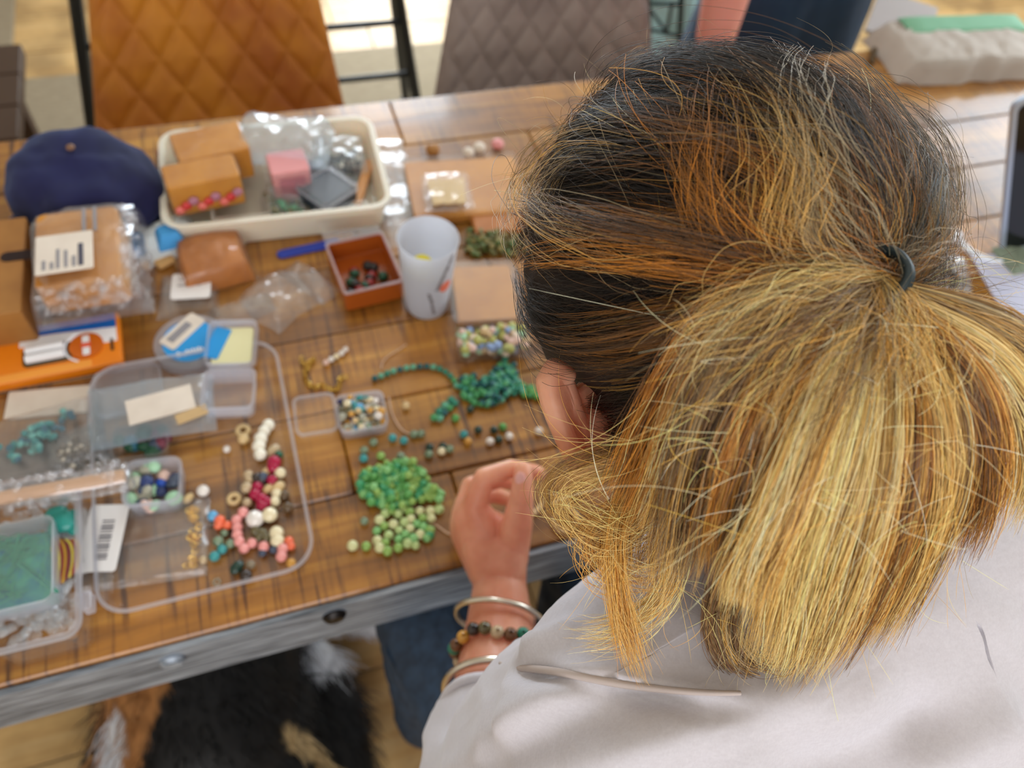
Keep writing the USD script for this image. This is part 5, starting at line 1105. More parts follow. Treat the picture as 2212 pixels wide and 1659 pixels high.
# the chair under her
quilted_back('dining_chair', 'grey-brown velvet dining chair under the seated woman', M['grey_velvet'], *(np.array(c) for c in ((.50, -.345, .46), (.06, -.345, .46), (.48, -.42, .80), (.08, -.42, .80))), (.0765, .088), (.5, 0), seat_z=.395)

# bracelets
fa = lambda t_: EL + (WR-EL)*t_
bgl = thing('bangle', 'pale gold open bangle around the wrist of the hand', 'bracelet')
part('hoop', ring(fa(.80), dL + np.array([.18, .12, .30]), .0385, .0026, None), M['silver'], bgl, smooth=True)
bgl = thing('bangle', 'narrow pale gold bangle low on the forearm beside the cuff', 'bracelet')
part('hoop', ring(fa(.44), dL + np.array([.0, -.1, .1]), .043, .0030, None), M['silver'], bgl, smooth=True)
br_ = thing('bracelet', 'bracelet of brown, amber and teal beads on the forearm between the two bangles', 'bracelet')
n_ = unit(dL + np.array([.1, .05, .12])); a_ = unit(np.cross(n_, [0, 0, 1.0])); b_ = np.cross(n_, a_)
for k in range(22):
    t_ = 2*np.pi*k/22; p = fa(.615) + (a_*math.cos(t_) + b_*math.sin(t_))*.0375 + n_*.003*math.sin(5*t_)
    v, f = bead_mesh(.0056, n=12); part('bead', (v + p, f), [BD['dark'], shade('bead_brown', (110, 72, 44), .3), BD['amber'], BD['beige'], shade('bead_brown', (110, 72, 44), .3), BD['olive_clear'], TQ[0]][(k*5) % 7], br_, smooth=50)
# ---------------------------------------------------------------- her hair: curves on the skull, in the ponytail and loose
HC = np.concatenate([[0], [0]]);
RH = np.random.default_rng(2024)
def lin(c): return np.array(s2l(c))
DARK, BROWN, COPPER, GOLD, BLOND, PALE, ASH, BLUEGREY = map(lin, ((24, 17, 12), (112, 76, 42), (210, 134, 42), (232, 176, 80), (250, 216, 138), (255, 240, 192), (172, 154, 118), (112, 132, 140)))
def curves(name, pts, tone, width, parent, m, label=None):
    """pts (strands, points, 3), tone (strands, points, 3), width (strands, points)."""
    n, k = pts.shape[:2]
    c = UsdGeom.BasisCurves.Define(stage, numbered(f'{parent.GetPath()}/{name}'))
    c.CreateTypeAttr('cubic'); c.CreateBasisAttr('catmullRom'); c.CreateWrapAttr('pinned')
    c.CreatePointsAttr(Vt.Vec3fArray.FromNumpy(np.ascontiguousarray(pts.reshape(-1, 3), np.float32))); c.CreateCurveVertexCountsAttr(Vt.IntArray.FromNumpy(np.full(n, k, np.int32)))
    c.CreateWidthsAttr(Vt.FloatArray.FromNumpy(np.ascontiguousarray(width.reshape(-1), np.float32))); c.SetWidthsInterpolation('vertex')
    UsdGeom.PrimvarsAPI(c).CreatePrimvar('tone', Sdf.ValueTypeNames.Color3fArray, 'vertex').Set(Vt.Vec3fArray.FromNumpy(np.ascontiguousarray(np.clip(tone, 0, 1).reshape(-1, 3), np.float32)))
    UsdShade.MaterialBindingAPI.Apply(c.GetPrim()).Bind(m); cd(c.GetPrim(), label, None, None, 'stuff'); return c
HCEN = Cz(1520, 576, .40)
RAD = np.array([.0945, .104, .094])                                        # left, front, up
TIE = Cz(1880, 606, .312)
BAS = np.stack([HL, HF, HU])                                              # rows
def shell(n): return HCEN + (n*RAD) @ BAS
tie_n = (BAS @ (TIE - HCEN))/RAD; tie_n /= np.linalg.norm(tie_n)
NP = 13; t = np.linspace(0, 1, NP)[None, :, None]
def scalp(n_str, seed, lift=0.0, messy=1.0, width=.00017, hairline=.55, tone_shift=0.0):
    R = np.random.default_rng(seed); out = []
    while len(out) < n_str:
        v = R.normal(size=3); v /= np.linalg.norm(v); l, f, u = v
        if f > .30 and u < .60: continue                                 # face
        if u < (-.92 if f < .12 else -.60): continue
        if l > .86 and -.60 < u < -.15 and f > -.35: continue   # left ear
        edge = f > .05 or u < -.35
        if not edge and R.random() < hairline: continue
        out.append(v)
    n0 = np.array(out); N = len(n0)
    # locks: every strand leans towards the middle strand of its lock
    K = 210; m0 = n0[R.choice(N, K, replace=False)]
    own = np.argmax(n0 @ m0.T + R.normal(0, .004, (N, K)), axis=1); cn = m0[own]
    def arc(n):
        d = np.arccos(np.clip(n@tie_n, -1, 1))[:, None, None]
        return (np.sin((1-t)*d)*n[:, None] + np.sin(t*d)*tie_n[None, None])/np.sin(d)
    pull = R.uniform(.35, .92, (N, 1, 1))*np.clip(np.sin(np.pi*(t*.80 + .06)), 0, 1)
    path = arc(n0)*(1-pull) + arc(cn)*pull
    g1 = meshkit.fbm(cn*5.1 + 5, 3, 3) - .5; g2 = meshkit.fbm(cn*6 + 11, 3, 7) - .5; g3 = meshkit.fbm(n0*9 + 2, 2, 13) - .5
    side = np.cross(cn, tie_n); side /= np.linalg.norm(side, axis=1, keepdims=True) + 1e-9
    env = np.sin(np.pi*t)**.8; env2 = np.sin(2*np.pi*t)
    path = path + side[:, None]*((g2*.75*messy)[:, None, None]*env + ((g3*.12 + g1*.25)*messy)[:, None, None]*env2)
    path /= np.linalg.norm(path, axis=2, keepdims=True)
    rad = 1 + lift + ((g1*.30 + .02)*messy)[:, None, None]*env + R.normal(0, .014, (N, 1, 1)) - .10*(t > .86)*((t-.86)/.14)
    P = HCEN + (path*rad*RAD) @ BAS
    P += np.cumsum(R.normal(0, .00055*messy, (N, NP, 3)), axis=1)
    wv = R.uniform(0, 6.28, N)[own][:, None, None] + R.normal(0, .5, (N, 1, 1)); am = (R.gamma(2.0, .0014, N)*messy)[:, None, None]
    P += (np.sin(t*R.uniform(5, 11, N)[own][:, None, None] + wv)*am*np.sin(np.pi*t))*((side*RAD) @ BAS/.1)[:, None]
    # tones: locks run from dark roots to brown, copper or gold; ash on the window side
    c = meshkit.noise(cn*7.3 + 21, 17) + R.normal(0, .07, N) + tone_shift; l, f, u = cn.T
    mid = np.where((c < .42)[:, None], DARK*1.4, np.where((c < .60)[:, None], BROWN, np.where((c < .76)[:, None], COPPER, np.where((c < .86)[:, None], GOLD, ASH))))
    rightside = np.clip((-l - .25)*1.6, 0, 1)[:, None]; mid = mid*(1-rightside*.6) + (ASH*.75)*rightside*.6
    root = DARK*(.7 + .6*R.random((N, 1))) + np.clip((-l-.3), 0, 1)[:, None]*BLUEGREY*.10
    w_ = np.clip((t - .22)/.55, 0, 1)**1.1
    tone = root[:, None]*(1-w_) + mid[:, None]*w_; tone = tone*(.45 + 1.0*meshkit.noise(cn*9.7 + 3, 29))[:, None, None]*R.uniform(.6, 1.4, (N, 1, 1))
    wd = np.broadcast_to(width, (N, NP)).copy()
    return P, tone, wd
hair_parent = woman
# the dark mass that the strands grow from
a_, b_ = np.meshgrid(np.linspace(0, np.pi, 40), np.linspace(0, 2*np.pi, 72, endpoint=False), indexing='ij')
cap_v, cap_f = tm(trimesh.creation.icosphere(subdivisions=5))
keep_v = ~((cap_v[:, 1] > .38) & (cap_v[:, 2] < .55)) & (cap_v[:, 2] > np.where(cap_v[:, 1] < .12, -.95, -.62))
cap_f2 = cap_f[keep_v[cap_f].all(1)]
capP = HCEN + (cap_v*(1 + (meshkit.fbm(cap_v*3.2+5, 3, 3)[:, None]-.5)*.10)*RAD*.955) @ BAS
inner = HCEN + (cap_v*RAD*.90) @ BAS
part('hair_base', cat((capP, cap_f2), (inner, cap_f2[:, ::-1])), M['scalp'], woman, smooth=True, kind='stuff', label='dark brown under-layer of the hair')
P1, c1, w1 = scalp(11500, 1); P2, c2, w2 = scalp(2600, 2, .02, 1.4, .00016, .3, .04); P3, c3, w3 = scalp(600, 3, .04, 2.0, .00014, .2, .12)
curves('scalp_hair', np.concatenate([P1, P2, P3]), np.concatenate([c1, c2, c3]), np.concatenate([w1, w2, w3]), woman, M['hair'], 'dark brown and copper hair combed back over the head')

# ponytail and loose locks: each lock follows a measured centre line
NQ = 15
def lock(pts, n_str, r0, r1, r2, tones, seed, width=.00019, blunt=False, frizz=1.0, root_dark=.25, surface=False):
    R = np.random.default_rng(seed); G = spline([Cz(*p) for p in pts], NQ); tg, A, B = frames(G)
    s = np.linspace(0, 1, NQ)
    rad = np.interp(s, [0, .45, 1], [r0, r1, r2])
    ph = R.uniform(0, 2*np.pi, n_str); rr = np.sqrt(R.random(n_str)); U = np.cos(ph)*rr; Wv = np.sin(ph)*rr*.55
    KC = max(6, n_str//22); cu = np.sqrt(R.random(KC)); cp_ = R.uniform(0, 2*np.pi, KC); CU, CW = np.cos(cp_)*cu, np.sin(cp_)*cu*.55
    oc_ = np.argmin((U[:, None]-CU)**2 + (Wv[:, None]-CW)**2, axis=1); kf = R.uniform(.3, .95, n_str)
    tw = R.normal(0, .35, n_str)*.6 + R.normal(0, .3, KC)[oc_]
    ang_ = tw[:, None]*s[None]
    g_ = kf[:, None]*np.clip(s*1.6, 0, 1)[None]; U2 = U[:, None]*(1-g_) + CU[oc_][:, None]*g_; W2 = Wv[:, None]*(1-g_) + CW[oc_][:, None]*g_
    u = U2*np.cos(ang_) - W2*np.sin(ang_); w = U2*np.sin(ang_) + W2*np.cos(ang_)
    P = G[None] + (u*rad)[..., None]*A[None] + (w*rad)[..., None]*B[None]
    # waves shared by neighbours plus a little noise of each strand
    kx = meshkit.noise(np.stack([U*2.5, Wv*2.5, np.full(n_str, seed*1.3)], -1), seed) - .5
    P += (kx[:, None]*np.sin(s*np.pi*2.2 + seed)[None]*.006*s[None])[..., None]*A[None]
    P += np.cumsum(R.normal(0, .00075*frizz, (n_str, NQ, 3)), axis=1)*s[None, :, None]
    wf = R.uniform(6, 16, (n_str, 1)); wp = R.uniform(0, 6.28, (n_str, 1)); wa = R.gamma(1.6, .00050*frizz, (n_str, 1))
    P += (np.sin(wf*s[None] + wp)*wa*np.clip(s*2, 0, 1)[None])[..., None]*A[None] + (np.cos(wf*.9*s[None] + wp*2)*wa*np.clip(s*2, 0, 1)[None])[..., None]*B[None]
    # uneven lengths
    e = np.where(R.random(n_str) < (.9 if blunt else .35), R.uniform(.97, 1.0, n_str), R.uniform(.72, 1.0, n_str))
    b0 = np.clip(R.beta(1.2, 2.2, n_str)*.75, 0, .7)[:, None] if surface else 0.0
    q = (b0 + s[None]*(e[:, None]-b0))*(NQ-1); i = np.clip(q.astype(int), 0, NQ-2); fr_ = (q-i)[..., None]; idx = np.arange(n_str)[:, None]
    P = P[idx, i]*(1-fr_) + P[idx, i+1]*fr_
    cl = R.random(KC)[oc_]*.65 + R.random(n_str)*.42
    base = np.stack([np.interp(cl, np.linspace(.15, .95, len(tones)), [tn[k] for tn in tones]) for k in range(3)], -1)
    tone = base[:, None]*(1 - root_dark*(1-np.clip(s*2.2, 0, 1)))[None, :, None]*R.uniform(.7, 1.3, (n_str, 1, 1))
    wd = np.full((n_str, NQ), width)*np.clip((1.02-s)*6, .35, 1)[None]*R.uniform(.8, 1.25, (n_str, 1))
    return P, tone, wd
gold = [BROWN*.8, BROWN, COPPER*.8, GOLD, BLOND, PALE]; blond = [BROWN, GOLD*.8, BLOND, BLOND, PALE]; deep = [DARK, DARK*1.6, BROWN, COPPER*.8, GOLD*.7]; bright = [BROWN*1.3, GOLD, BLOND, BLOND, PALE]; copper = [DARK*2, BROWN, COPPER, COPPER*.9, GOLD]
T0 = (1878, 606, .306)
LOCKS = [
 # dark depth behind everything
 ([T0, (1850, 700, .315), (1740, 860, .325), (1640, 1040, .34), (1590, 1200, .352)], 900, .006, .026, .026, deep, 31),
 ([T0, (1890, 740, .315), (1880, 900, .325), (1840, 1080, .342), (1780, 1240, .36)], 900, .006, .026, .026, deep, 32),
 ([T0, (1960, 720, .318), (2040, 860, .328), (2040, 1010, .342), (1990, 1150, .36)], 700, .006, .024, .022, deep, 33),
 # left side: over and down towards the neck
 ([T0, (1740, 600, .290), (1590, 660, .284), (1480, 800, .294), (1400, 960, .315), (1350, 1090, .335)], 800, .005, .012, .012, copper, 41),
 ([T0, (1760, 612, .286), (1630, 690, .278), (1530, 830, .284), (1470, 980, .300), (1420, 1130, .322)], 900, .005, .013, .014, gold, 42),
 ([T0, (1770, 625, .284), (1660, 720, .274), (1570, 860, .277), (1520, 1010, .290), (1490, 1150, .310), (1470, 1240, .325)], 900, .005, .013, .013, [DARK*1.5, BROWN, BROWN*1.4, ASH, GOLD], 43),
 ([T0, (1800, 640, .284), (1710, 760, .272), (1640, 920, .272), (1590, 1080, .284), (1560, 1210, .302)], 900, .005, .012, .013, [DARK*1.4, BROWN, COPPER, GOLD*.8, ASH], 44),
 # the blunt bright tuft in front
 ([T0, (1838, 680, .282), (1800, 800, .268), (1745, 940, .264), (1690, 1080, .270), (1635, 1200, .282), (1606, 1296, .296)], 1000, .005, .0085, .0105, bright, 45, .0002, True),
 # centre
 ([T0, (1862, 720, .284), (1840, 860, .272), (1800, 1010, .274), (1750, 1160, .288), (1705, 1300, .310), (1675, 1420, .335)], 1000, .005, .011, .015, blond, 46),
 ([T0, (1850, 700, .286), (1832, 820, .276), (1810, 930, .276), (1770, 1060, .284)], 420, .004, .007, .009, copper, 47),
 ([T0, (1895, 740, .284), (1890, 900, .274), (1860, 1060, .280), (1810, 1210, .298), (1760, 1340, .322), (1700, 1445, .345)], 1000, .005, .012, .015, blond, 48),
 ([T0, (1925, 730, .286), (1950, 880, .278), (1935, 1050, .286), (1890, 1200, .304), (1830, 1320, .328), (1765, 1420, .35)], 1000, .005, .012, .015, gold, 49),
 # right side
 ([T0, (1960, 705, .288), (2020, 830, .284), (2040, 980, .292), (2010, 1120, .310), (1950, 1250, .332), (1880, 1370, .355)], 950, .005, .013, .014, blond, 50),
 ([T0, (1990, 690, .290), (2090, 790, .288), (2135, 920, .296), (2125, 1050, .314), (2075, 1170, .336)], 900, .005, .012, .013, gold, 51),
 ([T0, (2010, 672, .292), (2130, 745, .292), (2215, 860, .300), (2235, 990, .316), (2200, 1110, .336)], 800, .005, .011, .012, blond, 52),
 ([T0, (2030, 655, .296), (2160, 705, .298), (2275, 800, .306), (2320, 920, .320)], 650, .005, .009, .012, [BROWN, GOLD*.8, ASH, BLOND], 53),
 # underside curl at the lower end
 ([(1600, 1215, .332), (1560, 1300, .340), (1560, 1375, .350), (1600, 1430, .356), (1680, 1448, .358), (1760, 1420, .358)], 420, .010, .009, .008, [BROWN, BROWN*1.3, ASH, GOLD], 54),
 # wrapped hair over the tie, and the lobe that flops left of it
 ([(1905, 600, .300), (1850, 585, .292), (1780, 590, .286), (1690, 625, .282), (1600, 660, .282), (1520, 700, .288)], 520, .005, .009, .008, [BROWN, ASH, BLOND, PALE], 55),
 ([(1890, 590, .300), (1800, 560, .296), (1700, 548, .296), (1590, 560, .298), (1500, 590, .304)], 110, .004, .010, .016, [ASH, BLOND, PALE], 56, .00017, False, 2.0),
 # frayed top layer thrown to the left of the tie
 ([(1905, 600, .296), (1820, 612, .284), (1720, 640, .276), (1620, 690, .272), (1540, 750, .276), (1490, 810, .284)], 260, .006, .014, .020, [BROWN, ASH, GOLD, BLOND, PALE], 57, .00018, False, 2.6),
 ([(1900, 602, .296), (1800, 640, .282), (1700, 690, .272), (1610, 760, .269), (1540, 850, .272)], 260, .006, .014, .020, [BROWN, BROWN, ASH, GOLD, BLOND], 58, .00018, False, 2.6),
 ([(1890, 604, .294), (1860, 680, .280), (1800, 760, .270), (1730, 850, .265), (1680, 960, .266)], 200, .006, .014, .022, [BROWN, ASH, GOLD, BLOND], 59, .00018, False, 2.6),
 ([(1900, 606, .294), (1940, 680, .282), (1960, 780, .276), (1950, 900, .274)], 200, .006, .016, .024, [BROWN, GOLD, BLOND, ASH], 60, .00018, False, 2.6),
 # loose hair at the nape
 ([(1420, 960, .350), (1370, 1050, .348), (1332, 1150, .345), (1332, 1250, .344), (1348, 1350, .346), (1382, 1462, .352)], 240, .008, .005, .0025, [COPPER, GOLD, BLOND], 61, .00018, False, 1.3),
 ([(1470, 1020, .352), (1465, 1150, .350), (1452, 1250, .352), (1400, 1325, .354), (1330, 1365, .354), (1255, 1372, .352)], 170, .010, .006, .003, [GOLD, BLOND, PALE], 62, .00018, False, 1.5),
 ([(1440, 940, .352), (1350, 985, .350), (1260, 1020, .348), (1205, 1065, .348), (1240, 1120, .348), (1340, 1150, .348), (1430, 1130, .350)], 170, .010, .012, .010, [BROWN, GOLD*.8, BLOND], 63, .00017, False, 2.2),
 ([(1450, 1000, .354), (1400, 1080, .350), (1330, 1130, .350), (1285, 1180, .350), (1330, 1235, .352), (1420, 1225, .354)], 220, .012, .012, .008, [COPPER, GOLD, BLOND, PALE], 64, .00017, False, 2.2),
 ([(1480, 1040, .352), (1430, 1120, .350), (1400, 1200, .350), (1390, 1260, .354)], 260, .012, .012, .012, [BROWN, GOLD, BLOND], 65, .00017, False, 1.6),
]
def surf(px, py, lift=.004):
    """Depth at which a sight line meets the combed hair (or passes nearest to it), less the lift of a loose lock."""
    d = ray(px, py); A_ = (BAS @ d)/RAD; o = (BAS @ (EYE - HCEN))/RAD; a, b, c = A_@A_, A_@o, o@o - 1.03**2; q = b*b - a*c
    return (-b - math.sqrt(q))/a - lift if q > 0 else -b/a
SL = lambda *p, lift=.004: [(x, y, surf(x, y, lift*math.sin(math.pi*(k+.35)/(len(p)+.2)))) for k, (x, y) in enumerate(p)]
HEADLOCKS = [
 (SL((1575, 170), (1560, 260), (1552, 350), (1540, 440), (1560, 520), (1660, 575), (1830, 605), lift=.006), 140, .0150, .0220, .0060, [DARK*2, BROWN, COPPER, COPPER, GOLD], 71, .00018, False, 2.4, .6, True),
 (SL((1460, 240), (1500, 340), (1560, 440), (1640, 520), (1760, 580), (1860, 605)), 160, 0.0125, 0.0155, 0.0048, [DARK, BROWN, COPPER, COPPER], 72, .00018, False, 2.2, .6, True),
 (SL((1640, 190), (1710, 300), (1750, 400), (1752, 490), (1790, 560), (1865, 602), lift=.010), 152, 0.0112, 0.0139, 0.0048, [BROWN, ASH, GOLD, BLOND], 73, .00017, False, 1.8, .6, True),
 (SL((1560, 140), (1640, 210), (1700, 320), (1700, 430), (1680, 520), (1740, 580), (1860, 604), lift=.012), 110, .0120, .0190, .0060, [ASH, GOLD, BLOND], 84, .00016, False, 2.6, .4, True),
 (SL((1760, 130), (1700, 200), (1720, 330), (1790, 450), (1850, 560), lift=.012), 90, .0140, .0200, .0080, [ASH, ASH, PALE*.8], 85, .00016, False, 2.6, .4, True),
 (SL((1125, 440), (1220, 462), (1340, 490), (1480, 520), (1640, 560), (1840, 603), lift=.008), 184, 0.0100, 0.0155, 0.0060, [DARK*2, BROWN, COPPER, GOLD], 74, .00018, False, 1.6, .5, True),
 (SL((1140, 560), (1260, 540), (1400, 548), (1560, 570), (1720, 592), (1850, 606), lift=.006), 176, 0.0125, 0.0170, 0.0048, [BROWN, COPPER, COPPER, COPPER], 75, .00018, False, 1.4, .5, True),
 (SL((1430, 330), (1300, 315), (1200, 350), (1160, 420), (1200, 490), (1330, 545), (1500, 570), lift=.012), 72, 0.0075, 0.0186, 0.0120, [BROWN, ASH, GOLD], 76, .00016, False, 2.4, .4, True),
 (SL((1380, 250), (1270, 290), (1190, 330), (1140, 400), (1132, 480), (1180, 560), lift=.010), 72, 0.0100, 0.0186, 0.0144, [DARK*2, ASH, GOLD*.8], 77, .00016, False, 2.4, .4, True),
 (SL((1750, 120), (1850, 190), (1930, 300), (1965, 420), (1950, 520), (1895, 600), lift=.008), 160, 0.0150, 0.0186, 0.0060, [DARK, BLUEGREY*.25, ASH*.6, ASH*.5], 78, .00017, False, 1.8, .6, True),
 (SL((1680, 110), (1740, 200), (1800, 320), (1835, 440), (1850, 540), (1875, 600), lift=.007), 144, 0.0150, 0.0155, 0.0048, [DARK, DARK, BROWN, ASH], 79, .00017, False, 1.4, .6, True),
 (SL((1905, 215), (1985, 290), (2020, 390), (2010, 490), (1960, 570), (1900, 606), lift=.012), 96, 0.0125, 0.0217, 0.0060, [DARK*2, BROWN, ASH], 80, .00016, False, 2.6, .5, True),
 (SL((1180, 700), (1280, 720), (1420, 700), (1560, 665), (1720, 630), (1860, 607), lift=.005), 192, 0.0150, 0.0186, 0.0048, [DARK, DARK*1.5, BROWN, COPPER*.7], 81, .00018, False, 1.3, .5, True),
 (SL((1260, 790), (1340, 790), (1440, 760), (1580, 700), (1740, 640), (1865, 608), lift=.005), 192, 0.0150, 0.0186, 0.0048, [DARK, BROWN, COPPER*.7, GOLD*.7], 82, .00018, False, 1.3, .5, True),
 (SL((1300, 900), (1370, 900), (1460, 850), (1580, 760), (1740, 660), (1868, 610), lift=.005), 192, 0.0175, 0.0186, 0.0048, [DARK, DARK*1.4, BROWN], 83, .00018, False, 1.3, .5, True),
]
LOCKS += HEADLOCKS
PL, CL, WL = zip(*[lock(*a) for a in LOCKS])
curves('ponytail', np.concatenate(PL), np.concatenate(CL), np.concatenate(WL), woman, M['hair'], 'blond and gold ponytail fanning over the back')
# single stray hairs
R = np.random.default_rng(77); SP, SC, SW = [], [], []
def stray(p0, p1, bow, tone, n=1, spread=8, w=.00013):
    for _ in range(n):
        a = np.array(p0, float) + R.normal(0, [spread, spread, .004]); b = np.array(p1, float) + R.normal(0, [spread*1.6, spread*1.6, .006]); m = (a+b)/2 + np.array([R.normal(bow[0], abs(bow[0])*.4+6), R.normal(bow[1], abs(bow[1])*.4+6), -abs(R.normal(.004, .004))])
        SP.append(spline([Cz(*a), Cz(*m), Cz(*b)], NQ)); SC.append(np.broadcast_to(tone*R.uniform(.8, 1.6), (NQ, 3))); SW.append(np.full(NQ, w)*np.clip((1.02-np.linspace(0, 1, NQ))*5, .4, 1))
stray((1500, 700, .29), (1145, 622, .32), (0, -12), PALE, 1, 1); stray((1420, 860, .30), (1085, 1005, .34), (30, 40), BLOND, 2, 5); stray((1310, 1080, .335), (1292, 850, .33), (-16, 0), PALE, 2, 4)
stray((1400, 1000, .33), (1130, 760, .35), (-60, 60), GOLD, 3, 14); stray((1460, 900, .31), (1180, 930, .34), (-10, 60), BLOND, 5, 30); stray((1350, 1150, .345), (1180, 1060, .345), (-30, -30), BLOND, 12, 22)
for k in range(150):                                                  # fringe around the crown
    a0 = R.uniform(-2.9, -.25); c_, s_ = math.cos(a0), math.sin(a0)
    stray((1550+425*c_, 570+415*s_, .41), (1550+(440+R.uniform(10, 70))*c_ + 40*R.normal(), 570+(425+R.uniform(5, 60))*s_ + 20*R.normal(), .40), (R.normal(0, 30), R.normal(-14, 14)), [ASH, BROWN, GOLD*.7, PALE*.8][k % 4], 1, 16)
for k in range(120):                                                  # right of the tie, over the paper
    stray((1960+R.uniform(-30, 60), 640+R.uniform(-40, 40), .315), (2090+R.uniform(-40, 160), 640+R.uniform(-90, 110), .325), (R.normal(0, 26), R.normal(-10, 26)), [BROWN*.7, ASH, BLOND, DARK*2][k % 4], 1, 8, .00011)
for k in range(170):                                                  # over the ponytail
    x0, y0 = R.uniform(1500, 2100), R.uniform(680, 1150)
    stray((x0, y0, .272), (x0+R.normal(-90, 120), y0+R.normal(70, 90), .278), (R.normal(0, 30), R.normal(-8, 18)), [PALE, BLOND, GOLD, PALE][k % 4], 1, 10, .00014)
for k in range(90):                                                   # below the ponytail, on the blouse
    x0 = R.uniform(1300, 2100); y0 = 1180 + 190*math.exp(-((x0-1700)/260)**2)
    stray((x0, y0, .335), (x0+R.normal(0, 60), y0+R.uniform(50, 170), .35), (R.normal(0, 22), 0), [BLOND, GOLD, ASH][k % 3], 1, 12, .00012)
for k in range(110):                                                  # across the top, falling towards the tie
    x0, y0 = R.uniform(1250, 1900), R.uniform(130, 330)
    stray((x0, y0, .335), (x0+(1850-x0)*R.uniform(.15, .5)+R.normal(0, 40), y0+R.uniform(110, 300), .310), (R.normal(10, 26), R.normal(0, 20)), [GOLD, ASH, PALE*.9, COPPER][k % 4], 1, 10, .00014)
curves('stray_hair', np.array(SP), np.array(SC), np.array(SW), woman, M['hair'], 'single flyaway hairs around the head')
TIE = Cz(1893, 602, .297); tie_ax = unit(Cz(1850, 588, .288) - Cz(1930, 622, .312))
tie_v = cat(*[ring(TIE + tie_ax*(.0026*k-.0025), tie_ax + .12*k*HU, .0108+.0005*k, .0019, None, .03, 36) for k in range(3)])
part('hair_tie', tie_v, M['elastic'], woman, smooth=True, label='black-green elastic hair tie')
# ---------------------------------------------------------------- person standing beyond the table
PX = OnY(1672, 60, 1.27)[0]; PY = 1.27
p2 = thing('person', 'person in a navy dress with bare arms, standing across the table beyond the ponytail', 'person')
ax_ = OnY(1545, 60, 1.16)[0]
sh = {-1: np.array([ax_+.02, PY-.01, 1.26]), 1: np.array([PX+.15, PY+.01, 1.26])}
el = {-1: np.array([ax_+.0, 1.19, 1.00]), 1: np.array([PX+.165, PY+.02, .99])}
wr = {-1: np.array([ax_-.004, 1.145, .70]), 1: np.array([PX+.150, PY-.02, .745])}
B_ = []
for k in (-1, 1):
    B_ += chain([S(sh[k], .046), S(el[k], .046 if k < 0 else .040), S(el[k]*.6+wr[k]*.4, .050 if k < 0 else .036), S(wr[k], .036 if k < 0 else .024)])
    hx = PX + k*.075
    B_ += chain([S([hx, PY, .80], .085), S([hx, PY-.01, .44], .055), S([hx, PY+.02, .30], .050), S([hx, PY+.02, .09], .035)]) + chain([S([hx, PY+.02, .055], .034), S([hx, PY-.09, .040], .026), S([hx, PY-.13, .036], .02)])
B_ += [hull(S(sh[-1], .045), S(sh[1], .045), S([PX, PY, 1.10], .095)), hull(S([PX, PY, 1.10], .10), S([PX, PY, .92], .085)), hull(S([PX, PY, .92], .09), S([PX-.07, PY, .80], .09), S([PX+.07, PY, .80], .09))]
B_ += chain([S([PX, PY, 1.26], .055), S([PX, PY-.015, 1.36], .045)]) + [hull(S([PX, PY-.01, 1.48], .070), S([PX, PY+.02, 1.47], .070)), hull(S([PX, PY-.035, 1.44], .058), S([PX, PY-.065, 1.385], .022)), hull(S([PX, PY-.078, 1.46], .008), S([PX, PY-.098, 1.43], .008))]
for k in (-1, 1): B_ += [hull(S([PX+k*.074, PY, 1.465], .012), S([PX+k*.07, PY-.004, 1.43], .009))]
pb = union(B_).refine_to_length(.011)
for k in (-1, 1): pb = pb + plain_hand(wr[k], [0, -.08, -1], [.25*-k, .9, -.1], [-k*.8, -.5, 0], .92).refine_to_length(.006)
pb = tri(pb); trimesh.smoothing.filter_taubin(pb, .5, .53, iterations=8)
part('body', (np.array(pb.vertices), np.array(pb.faces)), M['skin_pink'], p2, smooth=True)
dr = union([hull(S([sh[-1][0]+.075, PY, 1.24], .062), S([sh[1][0]-.05, PY, 1.24], .062), S([PX, PY, 1.10], .115)), hull(S([PX, PY, 1.10], .115), S([PX, PY, .93], .105)), hull(S([PX, PY, .93], .105), S([PX-.05, PY, .78], .112), S([PX+.05, PY, .78], .112)), trimmed(hull(S([PX-.05, PY, .78], .112), S([PX+.05, PY, .78], .112), S([PX-.08, PY, .38], .13), S([PX+.08, PY, .38], .13)), [0, 0, .42], [0, 0, 1])]) - hull(S([PX, PY, 1.31], .06), S([PX, PY-.02, 1.42], .05))
dt = soft(dr, .014, 10); dv = np.array(dt.vertices) + np.array(dt.vertex_normals)*((meshkit.fbm(np.array(dt.vertices)*np.array([24, 24, 5]), 3, 4)-.5)*.016)[:, None]
part('dress', (dv, np.array(dt.faces)), M['navy_cloth'], p2, smooth=True)
hr = soft(union([hull(S([PX, PY+.005, 1.50], .076), S([PX, PY+.035, 1.46], .074)), hull(S([PX, PY+.045, 1.46], .06), S([PX, PY+.06, 1.30], .05))]) - hull(S([PX, PY-.09, 1.46], .060), S([PX, PY-.10, 1.40], .060)), .010, 6)
part('hair', (np.array(hr.vertices), np.array(hr.faces)), M['scalp'], p2, smooth=True)

